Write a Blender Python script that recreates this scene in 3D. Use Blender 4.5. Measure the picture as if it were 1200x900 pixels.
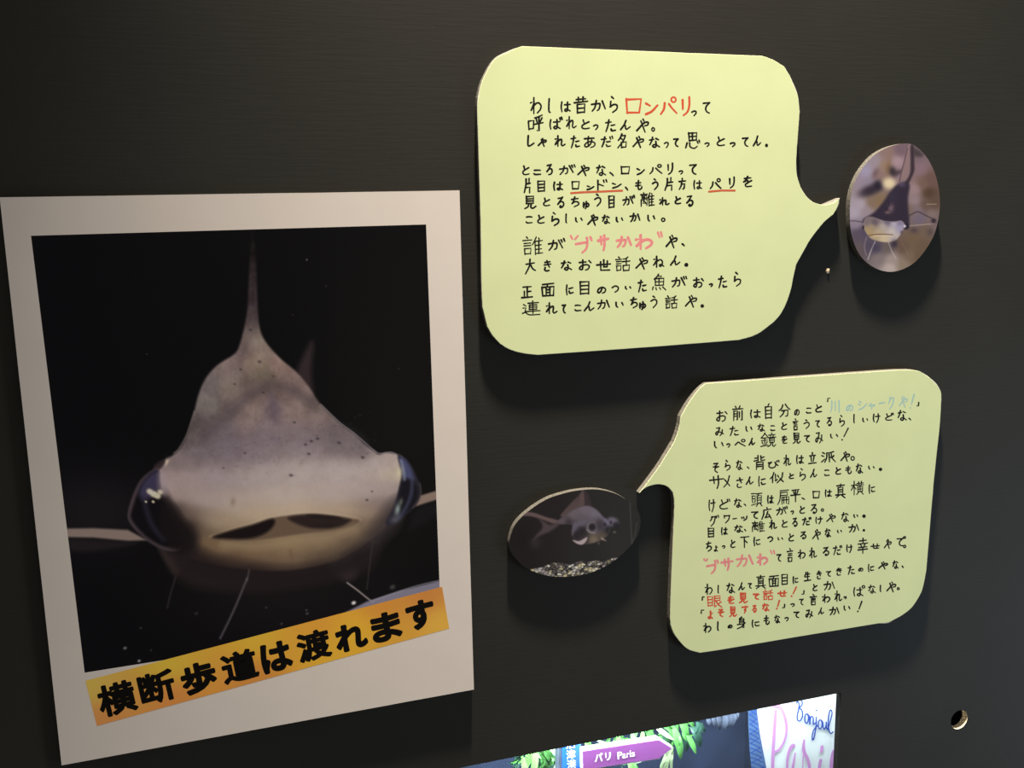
import bpy, bmesh, math, random
import numpy as np
from mathutils import Matrix, Vector

scene = bpy.context.scene
for o in list(bpy.data.objects):
    bpy.data.objects.remove(o)
COL = scene.collection

# ------------------------------------------------------------------ camera
FOC, IMW, IMH = 1120.65, 1200, 900


def rotation(a, b, c):
    ca, sa, cb, sb, cc, sc = math.cos(a), math.sin(a), math.cos(b), math.sin(b), math.cos(c), math.sin(c)
    rz = np.array([[cc, -sc, 0], [sc, cc, 0], [0, 0, 1]])
    rx = np.array([[1, 0, 0], [0, cb, -sb], [0, sb, cb]])
    ry = np.array([[ca, 0, sa], [0, 1, 0], [-sa, 0, ca]])
    return rz @ rx @ ry


ROT = rotation(*np.radians([-17.23165215, 10.45790289, -1.21606655]))


def ray(u, v):
    d = ROT.T @ np.array([(u - 600) / FOC, (v - 450) / FOC, 1.0])
    return np.array([d[0], d[2], -d[1]])


_f = ray(600, 450)
EYE = np.array([0, 0, 1.4]) - 0.8 * _f / np.linalg.norm(_f)


def at(u, v, y=0.0):
    """the point of the vertical plane at depth y that shows at photograph position (u, v)"""
    d = ray(u, v)
    return EYE + d * (y - EYE[1]) / d[1]


def to_photo(p):
    q = np.asarray(p, float) - EYE
    c = np.stack([q[..., 0], -q[..., 2], q[..., 1]], -1) @ ROT.T
    return np.stack([600 + FOC * c[..., 0] / c[..., 2], 450 + FOC * c[..., 1] / c[..., 2]], -1)


cam_data = bpy.data.cameras.new('camera')
cam_data.sensor_width = 36.0
cam_data.lens = FOC / IMW * 36.0
cam_data.clip_start = 0.01
cam = bpy.data.objects.new('camera', cam_data)
COL.objects.link(cam)
bl = lambda r: Vector((r[0], r[2], -r[1]))
X, Dn, F = bl(ROT[0]), bl(ROT[1]), bl(ROT[2])
m = Matrix.Identity(4)
for i in range(3):
    m[i][0], m[i][1], m[i][2], m[i][3] = X[i], -Dn[i], -F[i], EYE[i]
cam.matrix_world = m
scene.camera = cam

# ------------------------------------------------------------------ light
world = bpy.data.worlds.new('dim_hall')
scene.world = world
world.use_nodes = True
world.node_tree.nodes['Background'].inputs['Color'].default_value = (1.0, 0.93, 0.83, 1)
world.node_tree.nodes['Background'].inputs['Strength'].default_value = 0.20

lamp = bpy.data.lights.new('ceiling_spot', 'SPOT')
lamp.energy = 735.0
lamp.color = (1.0, 0.86, 0.70)
lamp.shadow_soft_size = 0.045
lamp.spot_size = math.radians(45)
lamp.spot_blend = 1.0
lo = bpy.data.objects.new('ceiling_spot', lamp)
COL.objects.link(lo)
lo.location = (0.04, -0.215, 3.25)
lo.rotation_euler = (Vector((0.26, -0.03, 1.42)) - lo.location).to_track_quat('-Z', 'Y').to_euler()

glow = bpy.data.lights.new('neighbour_tank_glow', 'AREA')     # bluish light from the next tank along
glow.size = 0.5
glow.energy = 5.0
glow.color = (0.62, 0.80, 1.0)
go = bpy.data.objects.new('neighbour_tank_glow', glow)
COL.objects.link(go)
go.location = (1.35, -0.7, 0.75)
go.rotation_euler = (Vector((0.62, 0.0, 0.85)) - go.location).to_track_quat('-Z', 'Y').to_euler()

tank_lamp = bpy.data.lights.new('tank_lamp', 'AREA')
tank_lamp.shape = 'RECTANGLE'
tank_lamp.size, tank_lamp.size_y = 0.8, 0.05
tank_lamp.energy = 14.0
tank_lamp.color = (0.86, 0.95, 1.0)
to = bpy.data.objects.new('tank_lamp', tank_lamp)
COL.objects.link(to)
to.location = (0.08, 0.045, 1.13)
to.rotation_euler = (Vector((0.08, 0.16, 0.9)) - to.location).to_track_quat('-Z', 'Y').to_euler()

vs = scene.view_settings
vs.view_transform = 'Standard'
vs.look = 'None'
vs.gamma = 1.0
vs.use_curve_mapping = False
vs.exposure = 0.0


# ------------------------------------------------------------------ helpers
def lin(c):
    c = np.asarray(c, float) / 255.0
    return np.where(c <= 0.04045, c / 12.92, ((c + 0.055) / 1.055) ** 2.4)


def tag(o, label=None, cat=None, group=None, kind=None):
    if label: o['label'] = label
    if cat: o['category'] = cat
    if group: o['group'] = group
    if kind: o['kind'] = kind
    return o


def link(name, verts, faces, mats, parent=None, mat_idx=None, smooth=False):
    me = bpy.data.meshes.new(name)
    org = np.array(parent.location) if parent is not None and parent.parent is None else np.zeros(3)
    if parent is not None and parent.parent is not None:
        org = np.array(parent.parent.location) + np.array(parent.location)
    me.from_pydata([tuple(np.asarray(v) - org) for v in verts], [], faces)
    for mm in (mats if isinstance(mats, (list, tuple)) else [mats]):
        me.materials.append(mm)
    if mat_idx is not None:
        me.polygons.foreach_set('material_index', mat_idx)
    if smooth:
        me.polygons.foreach_set('use_smooth', [True] * len(me.polygons))
    me.update()
    o = bpy.data.objects.new(name, me)
    COL.objects.link(o)
    if parent is not None:
        o.parent = parent
    return o


def thing(name, loc, label, cat, group=None):
    o = bpy.data.objects.new(name, None)
    o.empty_display_size = 0.05
    COL.objects.link(o)
    o.location = tuple(loc)
    return tag(o, label, cat, group)


def smooth_line(pts, n=6, closed=False):
    p = np.asarray(pts, float)
    if len(p) < 3:
        return p
    out = []
    N = len(p)
    rng = range(N) if closed else range(N - 1)
    for i in rng:
        p1, p2 = p[i], p[(i + 1) % N]
        p0 = p[i - 1] if (closed or i > 0) else 2 * p1 - p2
        p3 = p[(i + 2) % N] if (closed or i + 2 < N) else 2 * p2 - p1
        for k in range(n):
            t = k / n
            out.append(0.5 * ((2 * p1) + (-p0 + p2) * t + (2 * p0 - 5 * p1 + 4 * p2 - p3) * t * t + (-p0 + 3 * p1 - 3 * p2 + p3) * t ** 3))
    if not closed:
        out.append(p[-1])
    return np.array(out)


def mat(name, col=(0.8, 0.8, 0.8), rough=0.6, spec=0.5, noise=None, bump=None, attr=None, coat=0.0):
    """noise=(scale, amount) mottles the colour; bump=(scale, strength, stretch xyz); attr = colour attribute to read"""
    mt = bpy.data.materials.new(name)
    mt.use_nodes = True
    nt = mt.node_tree
    b = nt.nodes['Principled BSDF']
    b.inputs['Base Color'].default_value = (*col, 1)
    b.inputs['Roughness'].default_value = rough
    b.inputs['Specular IOR Level'].default_value = spec
    b.inputs['Coat Weight'].default_value = coat
    tc = nt.nodes.new('ShaderNodeTexCoord')
    src = None
    if attr:
        a = nt.nodes.new('ShaderNodeAttribute')
        a.attribute_name = attr
        src = a.outputs['Color']
    if noise:
        n = nt.nodes.new('ShaderNodeTexNoise')
        n.inputs['Scale'].default_value = noise[0]
        n.inputs['Detail'].default_value = 5
        nt.links.new(tc.outputs['Object'], n.inputs['Vector'])
        r = nt.nodes.new('ShaderNodeMapRange')
        r.inputs['From Min'].default_value, r.inputs['From Max'].default_value = 0.3, 0.7
        r.inputs['To Min'].default_value, r.inputs['To Max'].default_value = 1 - noise[1], 1 + noise[1]
        nt.links.new(n.outputs['Fac'], r.inputs['Value'])
        mx = nt.nodes.new('ShaderNodeVectorMath')
        mx.operation = 'MULTIPLY'
        if src is not None: nt.links.new(src, mx.inputs[0])
        else: mx.inputs[0].default_value = col
        nt.links.new(r.outputs['Result'], mx.inputs[1])
        src = mx.outputs['Vector']
    if src is not None:
        nt.links.new(src, b.inputs['Base Color'])
    if bump:
        mp = nt.nodes.new('ShaderNodeMapping')
        mp.inputs['Scale'].default_value = bump[2]
        n = nt.nodes.new('ShaderNodeTexNoise')
        n.inputs['Scale'].default_value = bump[0]
        n.inputs['Detail'].default_value = 6
        bp = nt.nodes.new('ShaderNodeBump')
        bp.inputs['Strength'].default_value = bump[1]
        bp.inputs['Distance'].default_value = 0.001
        nt.links.new(tc.outputs['Object'], mp.inputs['Vector'])
        nt.links.new(mp.outputs['Vector'], n.inputs['Vector'])
        nt.links.new(n.outputs['Fac'], bp.inputs['Height'])
        nt.links.new(bp.outputs['Normal'], b.inputs['Normal'])
    return mt


M = dict(
    wall=mat('black_painted_plywood', (0.0195, 0.0200, 0.0170), 0.68, 0.3, (9, 0.10), (190, 0.065, (0.16, 1, 2.2))),
    wood=mat('raw_wood_edge', (0.92, 0.80, 0.58), 0.8, 0.2, (300, 0.15)),
    dark=mat('dark_cavity', (0.02, 0.02, 0.02), 0.9, 0.1),
    foam=mat('foam_core', (0.13, 0.125, 0.105), 0.9, 0.1, (500, 0.2), (900, 0.4, (1, 1, 1))),
    foam_dark=mat('photo_board_core', (0.095, 0.092, 0.080), 0.9, 0.1, (700, 0.45), (900, 0.4, (1, 1, 1))),
    edge_catch=mat('white_edge_catch_card', (0.82, 0.82, 0.70), 0.8, 0.2),  # white imitates light caught along the cut paper edges
    paper=mat('lime_green_paper', (0.76, 0.87, 0.50), 0.85, 0.15, (25, 0.025), (34, 0.035, (1, 1, 1))),
    white=mat('white_print_paper', (0.79, 0.735, 0.695), 0.6, 0.3, (30, 0.015), (40, 0.03, (1, 1, 1))),
    print=mat('glossy_photo_print', attr='Col', rough=0.5, spec=0.07),
    strip=mat('orange_caption_paper', attr='Col', rough=0.6, spec=0.2),
    ink=mat('black_marker_ink', (0.012, 0.012, 0.011), 0.7, 0.1),
    ink_red=mat('red_marker_ink', (0.68, 0.10, 0.045), 0.7, 0.2),
    ink_orange=mat('orange_red_marker_ink', (0.62, 0.13, 0.06), 0.7, 0.2),
    ink_pink=mat('pink_marker_ink', (0.85, 0.30, 0.31), 0.7, 0.2, (300, 0.08)),
    ink_blue=mat('pale_blue_marker_ink', (0.42, 0.66, 0.62), 0.7, 0.2),
    black_print=mat('black_print', (0.006, 0.0055, 0.005), 0.6, 0.05),
    glue=mat('dried_glue', (0.75, 0.62, 0.42), 0.3, 0.5),
    backdrop=mat('navy_backdrop', (0.020, 0.029, 0.058), 0.8, 0.2, (9, 0.5)),
    sign_blue=mat('blue_sign', (0.02, 0.12, 0.52), 0.4, 0.4),
    sign_purple=mat('purple_sign', (0.20, 0.055, 0.21), 0.45, 0.4),
    sign_white=mat('white_sign_paint', (0.9, 0.92, 0.95), 0.5, 0.4),
    banner=mat('white_banner', (0.93, 0.97, 0.97), 0.6, 0.3, (12, 0.06)),
    banner_pink=mat('pink_banner_paint', (0.72, 0.32, 0.70), 0.6, 0.3),
    banner_blue=mat('blue_banner_paint', (0.02, 0.07, 0.40), 0.6, 0.3),
    tower=mat('tower_blue_print', (0.13, 0.24, 0.45), 0.6, 0.3, (60, 0.3)),
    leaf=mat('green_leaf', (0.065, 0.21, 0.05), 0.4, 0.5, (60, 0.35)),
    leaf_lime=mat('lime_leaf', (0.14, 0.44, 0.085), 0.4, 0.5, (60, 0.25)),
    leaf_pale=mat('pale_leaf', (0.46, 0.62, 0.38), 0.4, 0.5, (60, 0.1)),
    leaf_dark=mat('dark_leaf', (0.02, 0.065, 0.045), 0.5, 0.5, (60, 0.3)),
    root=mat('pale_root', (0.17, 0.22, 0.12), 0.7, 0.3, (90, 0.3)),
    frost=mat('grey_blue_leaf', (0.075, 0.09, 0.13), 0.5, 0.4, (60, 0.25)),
)

# thin clear window pane
g = bpy.data.materials.new('clear_glass')
g.use_nodes = True
nt = g.node_tree
nt.nodes.remove(nt.nodes['Principled BSDF'])
tr = nt.nodes.new('ShaderNodeBsdfTransparent')
gl = nt.nodes.new('ShaderNodeBsdfGlossy')
gl.inputs['Roughness'].default_value = 0.02
tr.inputs['Color'].default_value = (0.95, 0.98, 0.98, 1)
fr = nt.nodes.new('ShaderNodeFresnel')
fr.inputs['IOR'].default_value = 1.3
mx = nt.nodes.new('ShaderNodeMixShader')
nt.links.new(fr.outputs['Fac'], mx.inputs['Fac'])
nt.links.new(tr.outputs[0], mx.inputs[1])
nt.links.new(gl.outputs[0], mx.inputs[2])
nt.links.new(mx.outputs[0], nt.nodes['Material Output'].inputs['Surface'])
M['glass'] = g


def prism(poly, y0, y1):
    """closed prism over an (x, z) outline between depths y0 (front) and y1"""
    bm = bmesh.new()
    a = [bm.verts.new((p[0], y0, p[1])) for p in poly]
    f = bm.faces.new(a)
    r = bmesh.ops.extrude_face_region(bm, geom=[f])
    for v in r['geom']:
        if isinstance(v, bmesh.types.BMVert):
            v.co.y = y1
    bmesh.ops.recalc_face_normals(bm, faces=bm.faces)
    bmesh.ops.triangulate(bm, faces=[q for q in bm.faces if len(q.verts) > 4])
    vs_ = [v.co[:] for v in bm.verts]
    bm.verts.index_update()
    fs = [[v.index for v in q.verts] for q in bm.faces]
    bm.free()
    return vs_, fs


def outline(px_pts, y):
    q = [at(u, v, y) for u, v in px_pts]
    return np.array([(p[0], p[2]) for p in q])


def inset(poly, d):
    """move a closed outline inward by d (a number or one value per vertex)"""
    p = np.asarray(poly)
    a = np.roll(p, -1, 0) - np.roll(p, 1, 0)
    n = np.stack([-a[:, 1], a[:, 0]], 1)
    n /= np.linalg.norm(n, axis=1)[:, None] + 1e-12
    area = np.sum(p[:, 0] * np.roll(p[:, 1], -1) - np.roll(p[:, 0], -1) * p[:, 1])
    if area < 0:
        n = -n
    d = np.asarray(d, float)
    return p + n * (d[:, None] if d.ndim else d)


def box(x0, x1, y0, y1, z0, z1):
    v = [(x, y, z) for x in (x0, x1) for y in (y0, y1) for z in (z0, z1)]
    return v, [(0, 1, 3, 2), (4, 6, 7, 5), (0, 4, 5, 1), (2, 3, 7, 6), (0, 2, 6, 4), (1, 5, 7, 3)]


def tube(pts, r, n=8):
    """round tube along 3-D points; r a number or one per point"""
    p = [Vector(q) for q in pts]
    rr = r if hasattr(r, '__len__') else [r] * len(p)
    V_, F_ = [], []
    for i, q in enumerate(p):
        t = (p[min(i + 1, len(p) - 1)] - p[max(i - 1, 0)]).normalized()
        u = t.cross(Vector((0.3, 1, 0.2))).normalized()
        w = t.cross(u)
        for k in range(n):
            a = 2 * math.pi * k / n
            V_.append(tuple(q + rr[i] * (u * math.cos(a) + w * math.sin(a))))
    for i in range(len(p) - 1):
        for k in range(n):
            F_.append((i * n + k, i * n + (k + 1) % n, (i + 1) * n + (k + 1) % n, (i + 1) * n + k))
    F_.append(tuple(range(n)))
    F_.append(tuple(range((len(p) - 1) * n, len(p) * n)))
    return V_, F_


def ribbon(line, w, cap=True):
    """flat marker stroke in photograph coordinates: verts, faces"""
    p = np.asarray(line, float)
    keep = [0]
    for i in range(1, len(p)):
        if np.hypot(*(p[i] - p[keep[-1]])) > 0.15: keep.append(i)
    p = p[keep]
    if len(p) < 2:
        p = np.array([p[0] - (0.2, 0), p[0] + (0.2, 0)])
    h = np.broadcast_to(np.asarray(w, float) / 2, (len(p),)) if not hasattr(w, '__len__') else np.interp(np.linspace(0, 1, len(p)), np.linspace(0, 1, len(w)), w) / 2
    d = np.gradient(p, axis=0)
    d /= np.linalg.norm(d, axis=1)[:, None] + 1e-9
    n = np.stack([-d[:, 1], d[:, 0]], 1)
    L, R = p + n * h[:, None], p - n * h[:, None]
    N = len(p)
    V_ = [q for pair in zip(L, R) for q in pair]
    F_ = [(2 * i, 2 * i + 2, 2 * i + 3, 2 * i + 1) for i in range(N - 1)]
    if cap:
        for i, s in ((0, -1), (N - 1, 1)):
            b = len(V_)
            for k in range(1, 6):
                a = math.pi * k / 6
                V_.append(p[i] + h[i] * (n[i] * math.cos(a) + s * d[i] * math.sin(a)))
            F_.append((2 * i, *range(b, b + 5), 2 * i + 1))
    return V_, F_


class Ink:
    """collects flat strokes (photograph coordinates) and links them as one mesh lying on a board"""
    def __init__(s): s.v, s.f, s.z, s.k = [], [], [], 0

    def add(s, vf):
        b = len(s.v)
        s.v += list(vf[0])
        s.f += [tuple(b + i for i in q) for q in vf[1]]
        n = len(vf[0])                       # later strokes and stroke ends lie a hair above earlier ones
        s.z += list((s.k % 6) * 0.000002 + np.linspace(0, 0.0000012, n))
        s.k += 1

    def build(s, name, material, y, parent):
        me_v = [at(u, v, y - z) for (u, v), z in zip(s.v, s.z)]
        return link(name, me_v, s.f, material, parent)


def dot(c, r, n=12):
    return [(c[0] + r * math.cos(2 * math.pi * k / n), c[1] + r * math.sin(2 * math.pi * k / n)) for k in range(n)], [tuple(range(n))]


# ------------------------------------------------------------------ printed pictures (one colour per mesh vertex)
class Picture:
    """paints the printed photograph's own colours, sampled where each vertex shows"""
    def __init__(s, uv, base):
        s.p = np.asarray(uv, float)
        s.c = np.tile(np.asarray(base, float), (len(s.p), 1))
        s.rng = np.random.default_rng(5)

    def field(s, samples, power=3.0, soft=12.0, sx=1.0):
        q = np.array([a[:2] for a in samples], float)
        col = np.array([a[2:5] for a in samples], float)
        d = np.sqrt((((s.p[:, None] - q[None]) * (sx, 1.0)) ** 2).sum(2) + soft * soft)
        w = d ** -power
        return (w[:, :, None] * col[None]).sum(1) / w.sum(1)[:, None]

    def mask_poly(s, pts, soft=2.0, curve=True):
        q = smooth_line(pts, 5, True) if curve else np.asarray(pts, float)
        a, b = q, np.roll(q, -1, 0)
        best = np.full(len(s.p), 1e9)
        inside = np.zeros(len(s.p), bool)
        for (x0, y0), (x1, y1) in zip(a, b):
            e = np.array([x1 - x0, y1 - y0])
            r = s.p - (x0, y0)
            t = np.clip((r @ e) / (e @ e + 1e-12), 0, 1)
            best = np.minimum(best, np.hypot(r[:, 0] - t * e[0], r[:, 1] - t * e[1]))
            if y0 != y1:
                inside ^= ((y0 > s.p[:, 1]) != (y1 > s.p[:, 1])) & (s.p[:, 0] < (x1 - x0) * (s.p[:, 1] - y0) / (y1 - y0) + x0)
        sd = np.where(inside, best, -best)
        return np.clip(0.5 + sd / (2 * soft), 0, 1)

    def put(s, mask, col, alpha=1.0):
        mk = (mask * alpha)[:, None]
        s.c = s.c * (1 - mk) + np.asarray(col, float) * mk

    def poly(s, pts, col, soft=2.0, alpha=1.0, curve=True):
        s.put(s.mask_poly(pts, soft, curve), col, alpha)

    def line(s, pts, w, col, alpha=1.0, soft=0.8, taper=None):
        q = smooth_line(pts, 6)
        best = np.full(len(s.p), 1e9)
        for (x0, y0), (x1, y1) in zip(q[:-1], q[1:]):
            e = np.array([x1 - x0, y1 - y0])
            r = s.p - (x0, y0)
            t = np.clip((r @ e) / (e @ e + 1e-12), 0, 1)
            best = np.minimum(best, np.hypot(r[:, 0] - t * e[0], r[:, 1] - t * e[1]))
        s.put(np.clip(0.5 + (w / 2 - best) / (2 * soft) , 0, 1), col, alpha)

    def blob(s, x, y, rx, ry, col, ang=0.0, alpha=1.0, hard=1.0):
        a = math.radians(ang)
        dx, dy = s.p[:, 0] - x, s.p[:, 1] - y
        u = (dx * math.cos(a) + dy * math.sin(a)) / rx
        v = (-dx * math.sin(a) + dy * math.cos(a)) / ry
        s.put(np.exp(-(u * u + v * v) ** hard), col, alpha)

    def albedo(s, white, paper=(0.79, 0.79, 0.79)):
        """printed colour = seen colour relative to plain white paper seen in the same light"""
        return np.clip(lin(np.clip(s.c, 0, 255)) / lin(white) * np.asarray(paper), 0.0025, 0.9)


def colour(o, cols):
    a = o.data.color_attributes.new('Col', 'FLOAT_COLOR', 'POINT')
    buf = np.ones((len(o.data.vertices), 4), np.float32)
    buf[:len(cols), :3] = cols
    a.data.foreach_set('color', buf.ravel())


def grid_sheet(corners_px, nx, ny, y):
    """flat grid between four photograph corners TL, TR, BR, BL on the plane y"""
    c = [at(u, v, y) for u, v in corners_px]
    s, t = np.meshgrid(np.linspace(0, 1, nx), np.linspace(0, 1, ny))
    s, t = s.ravel()[:, None], t.ravel()[:, None]
    v = c[0] * (1 - s) * (1 - t) + c[1] * s * (1 - t) + c[2] * s * t + c[3] * (1 - s) * t
    f = [(j * nx + i, (j + 1) * nx + i, (j + 1) * nx + i + 1, j * nx + i + 1) for j in range(ny - 1) for i in range(nx - 1)]
    return v, f


def disc_sheet(poly_px, rings, y):
    """flat polar grid filling a convex outline"""
    q = np.array([at(u, v, y) for u, v in poly_px])
    c = q.mean(0)
    n = len(q)
    v = [c]
    for r in range(1, rings + 1):
        v += list(c + (q - c) * r / rings)
    f = [(0, 1 + (k + 1) % n, 1 + k) for k in range(n)]
    for r in range(rings - 1):
        a, b = 1 + r * n, 1 + (r + 1) * n
        f += [(a + k, a + (k + 1) % n, b + (k + 1) % n, b + k) for k in range(n)]
    return np.array(v), f


# ------------------------------------------------------------------ wall, window opening, hole
WX0, WX1, WZ0, WZ1, WT = -1.3, 1.5, 0.35, 2.5, 0.0075
OX0, OX1, OZ0, OZ1 = -0.36, 0.3392, 0.62, 1.0590
hole_c = at(1124.0, 843.3)
HX, HZ, HR = hole_c[0], hole_c[2], 0.0108


def wall_mesh():
    cu = bpy.data.curves.new('outline', 'CURVE')
    cu.dimensions = '2D'
    cu.fill_mode = 'BOTH'
    def spl(pts):
        s = cu.splines.new('POLY')
        s.points.add(len(pts) - 1)
        for p, q in zip(s.points, pts): p.co = (q[0], q[1], 0, 1)
        s.use_cyclic_u = True
    spl([(WX0, WZ0), (WX1, WZ0), (WX1, WZ1), (WX0, WZ1)])
    spl([(OX0, OZ0), (OX1, OZ0), (OX1, OZ1), (OX0, OZ1)])
    spl([(HX + HR * math.cos(k * math.pi / 24), HZ + HR * math.sin(k * math.pi / 24)) for k in range(48)])
    cu.extrude = WT / 2
    o = bpy.data.objects.new('outline', cu)
    COL.objects.link(o)
    bpy.context.view_layer.update()
    me = bpy.data.meshes.new_from_object(o.evaluated_get(bpy.context.evaluated_depsgraph_get()))
    vs_ = [(v.co.x, v.co.z + WT / 2, v.co.y) for v in me.vertices]
    fs = [tuple(p.vertices) for p in me.polygons]
    bpy.data.objects.remove(o)
    bpy.data.curves.remove(cu)
    bpy.data.meshes.remove(me)
    return vs_, fs


wv, wf = wall_mesh()
wi = []
for q in wf:
    c = np.mean([wv[i] for i in q], 0)
    rim = abs(np.hypot(c[0] - HX, c[2] - HZ) - HR) < 0.0006 and max(wv[i][1] for i in q) - min(wv[i][1] for i in q) > 0.001
    wi.append(1 if rim else 0)
wall = tag(link('wall_front', wv, wf, [M['wall'], M['wood']], None, wi), kind='structure')
bm = bmesh.new()
bm.from_mesh(wall.data)
bmesh.ops.remove_doubles(bm, verts=bm.verts, dist=1e-6)
bmesh.ops.recalc_face_normals(bm, faces=bm.faces)
bm.to_mesh(wall.data)
bm.free()
# dark closed pocket, added to keep ambient light out behind the drilled hole
pv, pf = [], []
for y in (WT, 0.06):
    pv += [(HX + 0.02 * math.cos(k * math.pi / 12), y, HZ + 0.02 * math.sin(k * math.pi / 12)) for k in range(24)]
pf = [(k, (k + 1) % 24, 24 + (k + 1) % 24, 24 + k) for k in range(24)] + [tuple(range(24, 48))]
tag(link('hole_backing', pv, pf, M['dark']), kind='structure')

# viewing window pane
tag(link('window_1', *box(OX0 - 0.02, OX1 + 0.02, WT + 0.0005, WT + 0.0045, OZ0 - 0.02, OZ1 + 0.02), M['glass']), kind='structure')
# the lit box behind the window
BX0, BX1, BY0, BY1, BZ0, BZ1 = -0.62, 0.44, WT + 0.005, 0.34, 0.56, 1.16
tag(link('wall_back', *box(BX0, BX1, BY1, BY1 + 0.01, BZ0, BZ1), M['backdrop']), kind='structure')
tag(link('wall_left', *box(BX0 - 0.01, BX0, BY0, BY1 + 0.01, BZ0, BZ1), M['backdrop']), kind='structure')
tag(link('wall_right', *box(BX1, BX1 + 0.01, BY0, BY1 + 0.01, BZ0, BZ1), M['backdrop']), kind='structure')
tag(link('floor', *box(BX0 - 0.01, BX1 + 0.01, BY0, BY1 + 0.01, BZ0 - 0.01, BZ0), M['backdrop']), kind='structure')
tag(link('ceiling', *box(BX0 - 0.01, BX1 + 0.01, BY0, BY1 + 0.01, BZ1, BZ1 + 0.01), M['backdrop']), kind='structure')


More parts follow.
